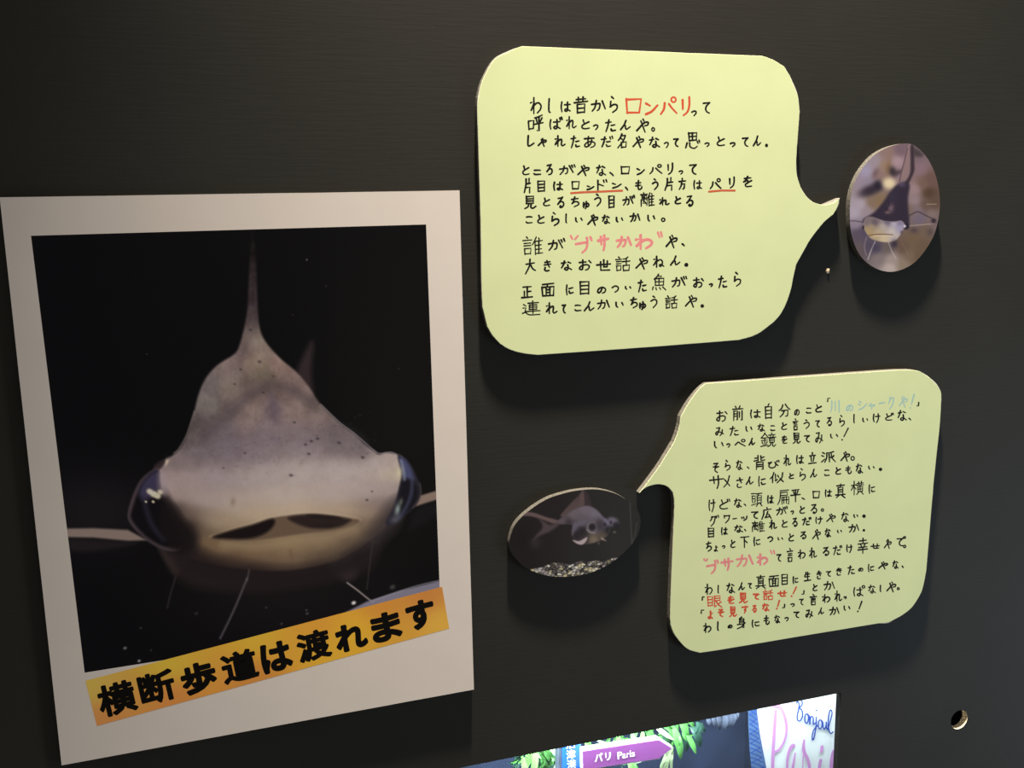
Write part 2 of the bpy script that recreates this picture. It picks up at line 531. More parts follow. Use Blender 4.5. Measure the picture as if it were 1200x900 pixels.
# ------------------------------------------------------------------ handwriting: pen strokes of each character in a 0-100 box
# strokes separated by ';', a leading '-' keeps corners sharp, 'o x y r' is a small ring, 'd x y' a dot
G = {}
for row in '''
わ|-30 0 30 100;-4 32 36 26 8 78;8 78 38 45 70 32 94 50 86 75 62 95
し|50 0 42 60 48 92 70 98
シし|15 0 10 60 15 95 50 92 100 70
は|12 0 5 50 12 100;-40 28 100 24;72 2 72 70 66 92 48 92 44 80 60 72 100 92
か|0 35 45 28 62 32 55 75 42 90;35 0 25 60 5 95;78 5 100 75
が|0 45 38 36 50 40 48 80 36 92;30 15 22 65 4 100;60 12 84 80;-76 8 82 28;-92 0 98 22
ら|30 0 50 12;20 30 15 65;15 65 50 50 85 55 80 80 40 100
ロ|-8 0 14 100;-8 4 100 0 88 94;-14 94 88 94
ン|0 5 35 25;0 100 50 75 100 20
パ|25 35 20 70 0 100;50 40 70 65 100 95;o 80 15 15
リ|15 15 18 65;90 0 90 45 70 80 25 100
っ|0 25 50 5 95 15 95 55 50 100
て|-0 8 98 2;98 2 50 35 40 65 60 90 95 100
で|-0 24 70 18;70 18 35 50 28 75 40 95 70 100;-76 5 80 22;-93 0 98 18
昔|-0 36 100 26;-32 4 34 30;-66 0 64 28;-15 15 85 10;-22 48 24 100;-22 48 78 44 76 98;-24 72 76 68;-24 98 76 94
呼|-2 42 6 92;-2 42 36 38 34 84;-6 86 34 84;45 22 70 15 95 5;-55 30 60 48;-92 22 80 45;-42 60 100 50;-72 18 72 98 60 94
ば|10 20 4 60 10 100;-32 42 82 38;58 20 60 75 54 95 38 95 34 84 50 76 84 96;-80 5 84 24;-94 0 100 20
ぱ|10 20 4 60 10 100;-32 42 78 38;58 20 60 75 54 95 38 95 34 84 50 76 84 96;o 90 12 12
れ|-28 0 28 100;-2 30 34 24 0 80;0 80 30 48 58 30 66 45 62 80 76 92 100 78
ね|-28 0 28 100;-2 30 34 24 0 80;0 80 30 48 65 30 85 45 82 80 62 92 58 78 78 74 100 92
と|20 0 35 45;95 20 45 42 8 65 12 92 50 100 100 92
ど|18 12 30 48;72 30 35 50 6 70 12 94 40 100 78 94;-76 5 82 25;-92 0 98 20
た|-0 25 55 18;35 0 25 50 5 100;-58 48 95 42;55 78 62 92 100 88
だ|-0 30 42 24;28 8 20 55 4 100;-46 52 75 48;44 80 52 94 80 90;-74 6 80 26;-92 0 98 20
ん|55 0 35 50 0 100;0 100 30 58 48 55 52 85 65 95 100 68
や|0 90 50 40 75 25 100 25 95 45 70 52;55 0 65 15;35 12 55 60 72 100
ゅ|10 15 5 60 12 85;12 60 45 25 85 30 92 55 65 75 40 65;55 0 58 60 40 100
よ|52 30 95 25;50 0 52 75 35 100 5 92 20 78 50 80 95 98
。|o 50 50 50
●|d 50 50
、|0 0 60 50 100 100
あ|5 20 90 14;40 0 35 50 42 90;68 32 55 70 20 95 5 80 25 55 65 45 95 60 90 85 60 100
名|45 0 30 25 5 48;-40 14 85 10;85 10 60 50 0 100;-30 28 55 42;-38 62 42 100;-38 62 95 56 90 94;-42 96 90 94
な|-2 25 45 18;30 0 22 35 2 75;65 12 92 25;62 42 66 78 55 100 32 92 40 76 66 76 100 96
思|-20 0 25 50;-20 3 78 0 75 46;-47 2 48 48;-22 25 76 22;-25 50 75 46;10 65 0 95;28 62 32 88 60 98 82 85;-82 55 88 68;-95 48 100 62
こ|5 5 50 0 95 5;0 80 20 95 100 90
ろ|15 10 80 0;80 0 40 40 5 70;5 70 50 42 90 50 95 75 70 95 35 100
る|15 8 80 0;80 0 40 40 5 68;5 68 50 42 90 50 95 75 75 94 50 100 36 92 48 82 64 92
片|30 5 28 45 0 100;-78 0 76 38;-28 40 100 34;-30 64 88 60 86 100
目|-4 2 8 100;-4 4 96 0 94 96;-8 34 92 30;-8 64 92 60;-8 96 94 92
ド|-25 5 25 100;25 38 70 55;-70 5 75 25;-92 0 98 20
も|45 0 40 70 55 98 90 85 95 65;-10 30 80 25;-5 58 75 52
う|35 0 60 10;5 42 50 28 90 35 92 65 40 100
方|-48 0 50 22;-0 30 100 24;-40 52 88 48 80 90 62 96;42 28 35 65 5 100
を|-15 18 85 12;50 0 35 30 10 55;10 55 45 40 55 50 50 72;95 40 50 62 25 80 40 100 95 96
見|-18 0 20 60;-18 3 78 0 76 58;-20 22 76 19;-20 40 76 37;-20 60 76 56;38 60 30 85 5 100;60 58 58 88 75 96 100 80
ち|-5 25 85 15;45 0 25 50 12 68;12 68 50 48 90 55 92 78 40 100
離|-22 0 24 12;-0 14 48 10;-12 18 35 38;-34 18 12 38;-8 16 8 40 42 38 42 14;-4 52 4 100;-4 52 48 48 46 94;-24 40 18 80 38 78;-30 66 40 82;68 0 58 25 48 45;-62 30 64 100;-80 5 84 22;-64 25 98 20;-64 48 94 44;-64 70 94 66;-64 94 100 90;-80 25 80 94
い|5 0 8 70 25 100;80 10 95 60
誰|-18 0 24 8;-0 20 45 16;-6 36 40 33;-6 50 40 47;-8 66 10 100;-8 66 40 63 38 96;-10 98 38 95;68 0 58 25 48 45;-62 30 64 100;-80 5 84 22;-64 25 98 20;-64 48 94 44;-64 70 94 66;-64 94 100 90;-80 25 80 94
“|-0 12 22 100;-62 100 100 0
”|-0 0 35 100;-70 0 92 92
ブ|0 45 60 35 72 38 65 75 40 100;-68 5 74 25;-90 0 98 20
サ|-0 35 100 22;-28 10 34 62;62 0 65 60 55 100
大|-5 35 90 25;45 0 40 45 0 100;48 35 70 65 100 78
き|-15 20 85 12;-5 42 95 32;40 0 60 40 75 62;20 68 15 90 40 100 75 95
お|-5 28 60 22;32 5 32 70 25 95 5 85 20 62 60 48 85 62 75 90 55 98;82 12 100 32
世|-0 45 100 35;-28 15 30 92 95 90;-52 0 54 65;-78 8 76 62;-52 64 78 62
話|-18 0 26 8;-0 20 42 17;-6 36 38 33;-6 50 38 47;-6 66 8 100;-6 66 38 63 36 96;-8 98 36 95;85 0 70 12 52 14;-48 35 100 30;-74 10 74 60;-52 62 55 100;-52 62 96 58 92 96;-55 98 92 96
正|-15 5 90 0;-55 3 55 92;-55 45 88 42;-25 45 25 95;-0 100 100 92
面|-5 10 95 0;45 8 40 28;-2 30 8 100;-2 32 98 25 94 96;-35 30 37 96;-66 28 66 96;-36 50 66 48;-36 72 66 70;-8 98 94 94
に|8 0 2 50 10 100;-42 35 95 25;42 62 55 82 100 75
の|55 15 40 70 15 95 2 70 20 25 60 5 95 30 92 75 60 100
つ|0 30 50 5 98 25 90 70 45 100
魚|45 0 35 15 12 32;-42 12 70 12 58 26;-20 28 22 72;-20 28 85 26 82 70;-50 26 50 70;-22 48 84 46;-22 72 82 70;5 82 0 100;25 85 30 98;52 84 60 96;78 80 100 98
連|-30 15 90 10;-38 28 38 60;-38 28 82 26 80 58;-38 44 80 42;-38 60 80 58;-20 75 100 68;-58 0 60 88;5 25 18 35;-2 50 18 48 12 80;0 88 18 82 40 98 100 95
前|-25 0 35 14;-72 0 60 16;-0 22 100 17;-10 36 8 100;-10 36 45 34 45 96 38 94;-10 54 44 52;-10 72 44 70;-65 40 65 78;-92 32 92 98 80 94
自|55 0 40 16;-10 20 14 100;-10 22 92 18 90 98;-12 46 90 43;-14 70 90 67;-14 96 90 94
分|35 5 25 30 0 50;58 0 75 22 100 40;-22 50 80 44 75 90 58 92;48 48 35 75 8 100
川|12 5 12 60 0 100;-50 10 52 85;-95 0 97 100
シ|10 0 30 12;0 30 22 42;5 100 55 75 100 30
ャ|-5 40 95 20;95 20 80 45 65 55;30 0 50 100
ー|0 60 50 45 100 30
ク|30 0 20 30 0 50;-25 12 90 5;90 5 70 60 15 100
グ|22 10 15 35 0 50;-20 20 60 12;60 12 45 65 10 100;-74 8 78 24;-92 0 98 18
!|85 0 35 70;d 14 95
「|-20 100 30 0 100 0
」|-80 0 70 95 0 100
み|10 15 50 8;50 8 35 55 15 92 0 75 20 55 60 60 100 80;85 30 80 70 55 100
言|-42 0 58 10;-0 24 100 18;-18 40 80 37;-18 54 80 51;-18 70 22 100;-18 70 82 67 78 98;-22 99 78 97
け|8 5 2 55 12 90;-35 30 100 24;72 0 75 55 50 100
ぺ|0 85 28 45 50 65 95 100;o 78 22 18
鏡|28 0 15 22 0 38;-28 5 48 28;-10 38 42 34;-5 55 45 50;-25 38 25 92;-8 65 14 82;-42 62 36 80;0 98 25 92 48 88;-70 0 72 10;-52 16 95 12;-62 18 66 30;-84 14 78 28;-48 34 100 29;-58 40 60 68;-58 40 90 37 88 66;-59 53 89 50;-60 68 88 66;68 70 62 88 45 100;80 68 80 92 90 97 100 84
そ|20 5 75 0;75 0 45 25 10 42;10 42 90 35;90 35 45 50 40 80 75 100
背|-35 0 36 38;-8 18 34 16;-0 40 36 32;-62 0 64 32 98 28;-66 18 92 8;-22 48 20 100;-22 48 82 44 82 98 72 96;-22 64 80 61;-22 79 80 76
び|0 32 30 20;30 20 5 60 15 95 45 98 68 70 62 22;62 22 72 50 90 68;-80 5 84 24;-94 0 100 18
立|-48 0 50 22;-10 28 90 22;-30 38 38 80;-72 34 60 80;-0 98 100 90
派|8 10 22 20;0 38 16 46;0 98 22 70;88 0 65 10 35 14;38 14 36 60 22 100;52 26 55 95;55 60 72 50;-70 22 74 60 100 95;-88 40 76 58
メ|90 0 60 60 0 100;15 35 95 88
さ|-5 25 95 15;50 0 65 35 78 52;22 62 15 88 45 100 80 94
似|28 0 18 35 0 60;-16 38 16 100;-38 15 40 78;40 78 55 65;-55 25 62 42;95 0 88 50 52 100;75 60 100 90
頭|-0 6 42 3;-8 22 8 45;-8 22 38 20 36 43;-8 45 36 42;-10 55 15 75;-36 52 30 74;-0 92 46 82;-48 6 100 0;70 4 62 18;-54 22 56 76;-54 22 94 18 92 74;-55 38 92 35;-55 55 92 52;-56 76 92 73;62 78 45 100;80 76 100 98
扁|-20 8 95 2;-22 20 24 45;-22 22 85 17 84 38;-24 40 84 37;22 40 18 70 0 100;-35 52 35 98;-35 52 95 47 94 98 86 94;-52 50 52 92;-74 48 74 92;-35 70 94 66
平|-12 10 88 2;-28 20 36 38;-75 14 64 36;-0 52 100 44;-50 6 50 100
口|-8 0 14 100;-8 4 100 0 88 94;-14 94 88 94
真|-10 14 90 8;-50 0 48 24;-25 26 26 76;-25 26 75 22 74 74;-26 42 74 39;-26 58 74 55;-0 80 100 74;35 82 5 100;65 80 98 98
横|-0 30 40 24;-22 0 22 100;22 30 0 66;-24 40 40 58;-46 16 98 10;-60 4 60 26;-82 0 82 24;-44 32 100 26;-52 42 54 76;-52 42 92 38 90 74;-72 28 72 76;-53 58 91 55;-54 76 90 74;60 80 44 98;80 78 98 96
ワ|-5 5 8 40;-5 8 95 0;95 0 80 55 30 100
ッ|0 25 12 55;38 15 50 45;95 0 85 60 40 100
広|48 0 55 14;-20 22 95 12;20 24 18 60 0 100;60 35 50 65 35 86;35 86 85 75;72 58 95 90
下|-0 8 100 0;-42 6 44 100;48 38 78 56
幸|-15 18 85 12;-50 0 50 34;-0 38 100 30;-30 42 38 54;-70 38 62 52;-8 62 92 56;-2 78 98 71;-50 58 50 100
せ|-0 50 100 35;72 0 72 50 66 68;28 12 28 70 40 96 90 92
生|25 0 18 25 0 42;-20 25 85 18;-10 55 82 48;-50 2 50 92;-0 98 100 88
眼|-4 8 8 88;-4 10 36 6 36 84;-6 34 36 31;-7 60 36 57;-8 86 36 83;-50 4 50 92;-50 6 88 0 86 42;-50 24 86 20;-50 44 86 40;50 92 64 82;60 46 75 75 100 98;-95 52 78 68
す|-0 18 100 10;60 0 62 50 50 65 40 52 55 40 66 60 40 100
身|50 0 35 10;-25 14 24 62;-25 16 78 12 78 92 66 88;-25 30 76 27;-25 45 76 42;-0 66 90 56;95 48 55 80 0 100
'''.strip().split('\n'):
    k, body = row.split('|')
    st = []
    for s in body.split(';'):
        s = s.strip()
        if s[0] in 'od':
            st.append((s[0], [float(x) for x in s[1:].split()]))
        else:
            q = np.array([float(x) for x in s.lstrip('-').split()]).reshape(-1, 2)
            st.append(('l', q if s[0] == '-' else smooth_line(q, 5)))
    pts = []
    for t, q in st:
        if t == 'l': pts += list(q)
        elif t == 'o': pts += [(q[0] - q[2], q[1] - q[2]), (q[0] + q[2], q[1] + q[2])]
        else: pts.append((q[0], q[1]))
    pts = np.array(pts)
    G[k] = (st, pts.min(0), np.maximum(pts.max(0) - pts.min(0), 1.0), len(st))
G['゛'] = G['“']
ALIAS = {'ゃ': 'や', 'ょ': 'よ', '丨': 'し'}


def write(ink, ch, x0, y0, x1, y1, w, rnd):
    """one handwritten character filling a box of photograph coordinates"""
    st, lo_, sz, n = G[ALIAS.get(ch, ch)]
    if n > 9: w = w * 0.8
    if ch in '“”': w = w * 0.8
    h = w / 2
    bx = np.array([x0 + h, y0 + h])
    bs = np.array([max(x1 - x0 - w, 0.6), max(y1 - y0 - w, 0.6)])
    for t, q in st:
        if t == 'l':
            p = bx + (q - lo_) / sz * bs + rnd.normal(0, 0.12, 2)
            a = w * rnd.uniform(0.9, 1.12)
            ink.add(ribbon(p, [a * 1.05, a, a * 0.82]))
        elif t == 'o':
            c = bx + (np.array(q[:2]) - lo_) / sz * bs
            r = q[2] / sz * bs
            k = np.linspace(0, 2 * math.pi, 15)
            ink.add(ribbon(np.stack([c[0] + r[0] * np.cos(k), c[1] + r[1] * np.sin(k)], 1), w * 0.85))
        else:
            c = bx + (np.array(q[:2]) - lo_) / sz * bs if n > 1 else np.array([(x0 + x1) / 2, (y0 + y1) / 2])
            ink.add(dot(c, w * 0.62 if n > 1 else (x1 - x0) / 2))


# every character with its box; 'crop x y scale' lines give the frame the boxes are measured in
UPPER = '''
A わ140,155,235,295 し280,165,305,285 は378,190,462,280 昔480,150,598,290 か615,178,735,275 ら760,148,830,285
A r:ロ885,165,1018,295 r:ン1038,200,1145,300
B r:パ155,150,295,300 r:リ325,150,395,310 っ398,260,445,310 て488,195,552,290
A 呼122,290,250,430 ば292,310,400,415 れ420,305,508,412 と540,330,612,412 っ632,370,678,420 た725,330,815,435 ん842,335,930,420 や968,325,1072,440 。1085,390,1120,432
A シし118,450,180,545 ゃ200,475,275,550 れ330,455,420,550 た455,455,535,560 あ560,460,655,560 だ692,458,795,555 名820,440,900,562 や940,460,1035,560 な1070,465,1160,558
B っ185,505,228,560 て258,478,305,550 思350,430,475,565 っ500,510,545,552 と598,465,668,545 っ700,508,748,552 て795,470,850,550 ん880,458,950,545 。975,520,1002,552
A と78,690,140,772 こ165,722,230,770 ろ265,678,320,772 が365,680,500,770 や508,685,608,778 な655,685,738,778 、760,742,800,780 ロ845,695,925,768 ン972,712,1040,770
B パ70,678,178,765 リ212,668,262,768 っ298,728,338,768 て382,680,445,768
C 片90,220,150,345 目195,240,262,338 は320,250,402,328 ロ462,245,532,318 ン580,280,645,322 ド665,232,748,330 ン780,260,858,310 、880,290,910,325 も960,235,1022,320 う1090,225,1145,320
D 片255,215,330,325 方365,220,428,320 は482,238,555,318 パ608,222,705,315 リ760,210,808,308 を872,205,945,298
C 見92,360,195,470 と240,375,302,448 る350,368,410,462 ち458,365,530,455 ゅ548,400,608,470 う640,345,700,450 目750,358,805,465 が860,355,965,445 離1000,335,1118,450
D れ215,372,300,442 と335,365,390,432 る425,358,485,450
C こ105,520,165,582 と195,510,258,585 ら305,488,372,602 し415,500,435,582 い490,530,555,575 や588,505,678,600 な700,510,770,585 い810,528,872,575 か918,495,1005,572
D い122,510,188,568 。228,530,268,570
E 誰80,80,245,228 が278,92,420,195 p:“450,65,525,110 p:ブ490,75,632,218 p:サ662,62,760,200 p:か808,75,940,175 p:わ960,60,1105,188 p:”1130,40,1180,95
F や265,65,362,175 、390,132,420,160
E 大100,252,190,380 き245,262,310,358 な380,265,472,350 お520,258,625,350 世655,258,775,350 話805,235,928,355 や962,240,1065,342
F ね168,230,262,328 ん300,228,385,312 ●412,285,445,320
E 正68,465,165,565 面228,440,335,555 に418,455,485,545 目525,425,608,540 の662,470,738,530 つ775,460,838,522 い880,465,935,500 た980,415,1055,520
F 魚158,370,275,505 が310,385,440,482 お480,398,568,485 っ605,445,640,480 た675,385,752,490 ら798,355,860,475
E 連78,580,225,700 れ262,592,358,690 て385,608,425,685 こ485,610,545,668 ん560,585,648,668 か662,572,768,655 い805,588,875,640 ち920,550,985,645 ゅ990,585,1050,660 う1080,540,1140,642
F 話260,540,365,648 や415,535,515,640 ●538,608,568,640
'''
LOWER = '''
G お145,230,248,332 前285,188,385,328 は442,222,538,305 自572,168,638,310 分692,172,800,298 の828,220,880,282 こ932,205,985,262 と1015,178,1078,252 「1118,118,1152,160
H b:川245,215,332,328 b:の385,255,452,315 b:シ490,220,575,308 b:ャ580,240,645,300 b:ー672,230,730,252 b:ク755,185,810,300 b:や848,178,930,282 b:!945,160,990,290 」1005,230,1032,272
G み135,378,215,460 た260,368,345,460 い402,368,465,422 な508,348,575,420 こ618,362,665,415 と715,335,772,405 言815,302,870,412 う910,310,968,398 て1015,315,1058,382 る1115,288,1165,375
H ら325,345,378,452 し448,338,465,425 い528,372,582,415 け620,332,692,422 ど728,325,808,398 な838,302,922,398 、932,370,960,398
G い125,502,212,570 っ232,520,270,562 ぺ305,480,405,552 ん428,470,490,542 鏡532,425,675,558 を718,450,772,528 見815,425,890,530 て915,448,970,515 み1012,420,1088,525
H い245,510,318,555 !345,458,412,572
I そ112,165,172,258 ら218,140,275,242 な318,142,382,235 、412,198,440,225 背472,98,578,235 び598,142,705,218 れ735,95,808,200 は845,98,918,182 立952,72,1030,180 派1065,62,1200,170
J や410,65,498,160 。498,105,540,152
I サ80,275,215,400 メ205,275,270,388 さ318,295,382,390 ん402,285,475,362 に512,280,585,378 似615,248,742,350 と782,258,832,312 ら875,212,935,328 ん968,218,1035,300 こ1092,225,1145,285
J と365,205,420,275 も452,190,512,268 な545,172,612,265 い652,192,715,230 ●748,208,780,242
I け75,485,142,605 ど172,480,270,582 な300,478,372,562 、385,525,412,552 頭450,428,552,555 は590,452,652,532 扁682,400,788,540 平795,395,890,515 、895,470,928,495 口990,412,1058,485 は1098,400,1165,472
J 真365,348,460,482 横502,325,620,455 に658,355,720,442
I グ85,622,172,730 ワ208,622,270,702 ー285,650,330,665 ッ360,632,420,682 て450,592,515,662 広538,555,635,672 が668,545,778,632 っ795,585,828,625 と875,545,928,618 る975,528,1035,618 。1062,565,1095,600
I 目68,735,128,828 は185,732,248,805 な302,712,385,785 、388,748,412,775 離455,678,575,778 れ608,668,682,758 と718,668,775,740 る812,648,862,732 だ898,642,985,722 け1015,638,1085,712
J や285,612,372,695 な418,600,490,690 い525,618,572,655 ●602,618,635,655
K ち128,405,185,502 ょ198,442,238,500 っ268,440,302,475 と342,392,390,468 下430,360,515,468 に545,368,612,455 つ668,362,722,418 い758,370,812,402 と855,338,908,412 る958,318,1015,392 や1062,302,1142,398
L な272,368,332,450 い380,380,430,415 か480,328,580,408 ●605,372,630,400
K p:“105,555,150,585 p:ブ130,565,248,698 p:サ255,550,375,672 p:か390,520,550,638 p:わ575,512,680,622 p:”690,482,740,525 て748,518,795,588 言838,465,900,592 わ935,478,1008,568 れ1035,462,1110,560
L る255,530,315,612 だ345,512,432,608 け462,508,525,588 幸560,450,658,595 せ675,498,762,552 や792,462,865,552 で902,435,990,530 。960,510,992,545
K わ118,780,190,882 し230,790,248,870 な310,772,388,868 ん412,765,475,842 て498,772,535,825 真562,702,660,830 面680,702,775,812 目790,692,850,795 に890,712,945,785 生990,672,1058,762
L き200,738,250,818 て282,742,330,798 き372,712,428,785 た472,692,542,778 の565,712,615,752 に650,680,712,758 や742,658,832,732 な868,650,928,728 、948,695,970,720
M 「90,365,120,405 r:眼140,355,275,468 r:を318,358,382,435 r:見418,330,500,430 r:て540,340,598,398 r:話628,305,725,402 r:せ758,312,845,372 r:!875,278,930,372 」968,308,998,352 と1065,258,1112,325
N か262,305,365,392
M 「82,480,118,520 r:よ145,490,195,568 r:そ232,475,290,552 r:見332,452,405,552 r:す440,445,505,520 r:る535,440,578,512 r:な622,425,690,500 r:!745,395,782,482 」798,430,828,472 っ870,425,912,462 て948,385,990,448 言1040,345,1108,448
N わ250,418,325,502 れ358,388,430,492 っ438,438,470,468 ぱ525,340,632,445 な655,338,728,418 し755,338,772,405 や815,310,905,408 。905,358,935,390
M わ105,598,178,690 し225,585,245,672 の318,612,365,650 身400,540,480,658 に530,568,605,642 も635,530,692,618 な728,528,785,602 っ820,545,860,588 て898,498,950,560 み1002,480,1075,562 ん1112,462,1170,530
N か310,530,405,610 い438,522,502,572 !558,478,605,580
'''
CROPS = dict(A=(600, 90, .15), B=(750, 90, .15), C=(600, 175, .15), D=(740, 175, .15), E=(600, 265, .15), F=(740, 265, .15))
_s = 160 / 1200
CROPS.update(G=(820, 450, _s), H=(940, 440, _s), I=(820, 520, _s), J=(930, 520, _s), K=(810, 580, _s), L=(930, 570, _s), M=(810, 650, _s), N=(930, 640, _s))


def handwriting(text, widths, seed):
    rnd = np.random.default_rng(seed)
    inks = {}
    for row in text.strip().split('\n'):
        k, *items = row.split()
        cx, cy, sc = CROPS[k]
        for it in items:
            c = 'k'
            if it[1] == ':':
                c, it = it[0], it[2:]
            i = next(j for j, h in enumerate(it) if h.isdigit())
            b = [float(x) for x in it[i:].split(',')]
            write(inks.setdefault(c, Ink()), it[:i], cx + b[0] * sc, cy + b[1] * sc, cx + b[2] * sc, cy + b[3] * sc, widths[c], rnd)
    return inks


T = 0.006          # foam board thickness


def board(name, pts_px, label, cat, core, paper, trim=0.00035, tears=(), curve=False, group=None):
    """foam board cut to an outline, flat on the wall, with its front paper; returns the root, front depth and paper"""
    q = outline(pts_px, -T)
    c = q.mean(0)
    root = thing(name, (c[0], 0, c[1]), label, cat, group)
    link('foam_core', *prism(q, -T, -0.0001), core, root)
    d = np.full(len(q), trim)
    for (u, v, r, extra) in tears:
        p = at(u, v, -T)
        dist = np.hypot(q[:, 0] - p[0], q[:, 1] - p[2])
        d += extra * np.clip(1 - dist / r, 0, 1)
    face = None
    if paper is not None:
        link('white_edge_catch', *prism(inset(q, 0.00004), -T - 0.00012, -T), M['edge_catch'], root)  # added sheet; its thin white rim paints the light caught on the bevel
        face = link('paper_face', *prism(inset(q, d), -T - 0.0003, -T), paper, root)
    return root, face


def cut_edge(corners):
    """corners: list of runs; each run is smoothed on its own so that hand-cut corners stay sharp between runs"""
    out = []
    rnd = np.random.default_rng(3)
    for run in corners:
        r = smooth_line(run, 8) if len(run) > 2 else np.array([np.array(run[0]) * (1 - t) + np.array(run[1]) * t for t in np.linspace(0, 1, 14)])
        r = r + rnd.normal(0, 0.05, r.shape)
        out += list(r[:-1])
    return out


up = cut_edge([
    [(893, 65.5), (612, 54)],
    [(612, 54), (596, 59.5), (579.6, 69), (566, 92), (560.2, 111.5), (559, 127)],
    [(559, 127), (560.6, 180), (563, 260), (564, 330), (565.2, 360)],
    [(565.2, 360), (570.5, 382)],
    [(570.5, 382), (577, 393), (586, 403)],
    [(586, 403), (597, 409.5), (612, 413.8), (630, 416)],
    [(630, 416), (745, 408), (866, 398.5)],
    [(866, 398.5), (887, 391.7), (906.5, 377.5)],
    [(906.5, 377.5), (914, 369), (921, 356), (926.5, 340), (930, 323), (933, 310)],
    [(933, 310), (943, 292), (950, 280), (965, 261), (976.5, 251)],
    [(976.5, 251), (981.8, 242), (984, 232)],
    [(984, 232), (973, 236.8), (964, 239.8), (953, 236.8), (945, 230), (938, 219.5)],
    [(938, 219.5), (934, 206), (933, 190), (934.5, 165), (937, 131)],
    [(937, 131), (934.6, 111), (927, 92), (919, 78)],
    [(919, 78), (905, 69.7), (893, 65.5)],
])
bub, _ = board('speech_bubble_board', up, 'larger lime green speech bubble board, its tail pointing right at the oval catfish photo', 'speech bubble board', M['foam'], M['paper'],
               tears=[(975, 236, .010, .0016), (592, 62, .012, .0009), (560, 112, .008, .0008), (931, 100, .010, .0008)])
inks = handwriting(UPPER, dict(k=2.15, r=2.6, p=3.2), 1)
ul, ul2 = Ink(), Ink()
ul.add(ribbon([(669.3, 226.3), (685, 225.2), (700, 224.7), (715, 224), (729, 223.4)], 2.5))
ul2.add(ribbon([(830.8, 224.6), (846, 223.2), (861, 223.3)], 2.4))
inks['k'].build('black_handwriting', M['ink'], -T - 0.000304, bub)['label'] = 'black handwritten lines'
inks['r'].build('red_handwriting', M['ink_red'], -T - 0.000304, bub)['label'] = 'red handwritten nickname'
inks['p'].build('pink_handwriting', M['ink_pink'], -T - 0.000304, bub)['label'] = 'pink handwritten word in quotes'
ul.build('red_underline', M['ink_orange'], -T - 0.000318, bub)['label'] = 'longer red underline'
ul2.build('red_underline', M['ink_orange'], -T - 0.000318, bub)['label'] = 'shorter red underline'

low = cut_edge([
    [(1066.7, 433.3), (1036.7, 434.4), (920, 442.5), (826.7, 449)],
    [(826.7, 449), (818, 456.7), (806.7, 472), (797.5, 488)],
    [(797.5, 488), (795, 503), (789.5, 518)],
    [(789.5, 518), (773, 545), (760, 563), (749, 577.5)],
    [(749, 577.5), (756.7, 571.4), (765, 568.4), (773, 567.6), (781.7, 570), (788, 576.7)],
    [(788, 576.7), (790, 590), (789, 620), (786.4, 680), (785, 725)],
    [(785, 725), (786.5, 735), (792, 746), (805, 760), (820, 765)],
    [(820, 765), (850, 760.4), (930, 747), (1030, 730.4)],
    [(1030, 730.4), (1040, 730.2), (1048, 726)],
    [(1048, 726), (1059, 719.5), (1069, 711), (1078, 697), (1082, 686), (1085.5, 668)],
    [(1085.5, 668), (1094, 567), (1101, 500), (1103, 468)],
    [(1103, 468), (1102.3, 459), (1096.7, 449), (1086.5, 440)],
    [(1086.5, 440), (1076.7, 434.8), (1066.7, 433.3)],
])
bub2, _ = board('speech_bubble_board', low, 'smaller lime green speech bubble board, its tail pointing down left at the oval goldfish photo', 'speech bubble board', M['foam'], M['paper'],
                tears=[(1040, 729, .010, .0009), (1095, 447, .008, .0008), (1085, 439, .008, .0006)])
inks = handwriting(LOWER, dict(k=1.75, r=1.95, p=2.6, b=1.6), 2)
inks['k'].build('black_handwriting', M['ink'], -T - 0.000304, bub2)['label'] = 'black handwritten lines'
inks['r'].build('red_handwriting', M['ink_red'], -T - 0.000304, bub2)['label'] = 'red handwritten quotes'
inks['p'].build('pink_handwriting', M['ink_pink'], -T - 0.000304, bub2)['label'] = 'pink handwritten word in quotes'
inks['b'].build('blue_handwriting', M['ink_blue'], -T - 0.000304, bub2)['label'] = 'pale blue handwritten words in corner brackets'

# ------------------------------------------------------------------ poster of a fish's face
pc = [(-0.6, 231), (538.5, 223), (555.5, 808), (72, 897)]
pq = cut_edge([[pc[1], pc[0]], [pc[0], pc[3]], [pc[3], pc[2]], [pc[2], pc[1]]])
poster, _ = board('fish_poster', pq, 'large white framed poster of a pale wide-headed fish face on black', 'poster', M['foam_dark'], None)
link('white_border', *prism(inset(outline(pq, -T), 0.0002), -T - 0.0003, -T), M['white'], poster)
sv, sf = grid_sheet([(36.3, 276.3), (499.3, 263), (516.5, 722), (99.2, 788.3)], 500, 530, -T - 0.000306)
suv = to_photo(sv)
P_ = Picture(suv, (10, 9, 11))
x, y = suv[:, 0], suv[:, 1]
P_.blob(480, 500, 120, 260, (19, 18, 16), alpha=0.9)
P_.blob(110, 600, 70, 45, (34, 29, 31), alpha=0.6)
P_.blob(330, 690, 120, 60, (26, 21, 22), alpha=0.8)
P_.poly([(348, 440), (361, 406), (367, 403), (365, 436), (366, 462)], (52, 40, 41), 4, 0.85)
# fins held out to both sides
P_.poly([(74, 619.5), (110, 619), (150, 621), (172, 633), (150, 634), (110, 630), (76, 629.5)], (122, 104, 94), 1.6, 1, False)
P_.poly([(76, 632), (130, 634), (160, 637), (110, 646), (80, 644)], (33, 27, 28), 3, 0.8)
P_.poly([(492, 581), (513.5, 574.5), (514, 585), (498, 590), (487, 593.5)], (132, 110, 97), 1.2, 1, False)
P_.poly([(488, 597), (516, 588), (516, 600), (480, 622)], (25, 23, 25), 4, 0.8)
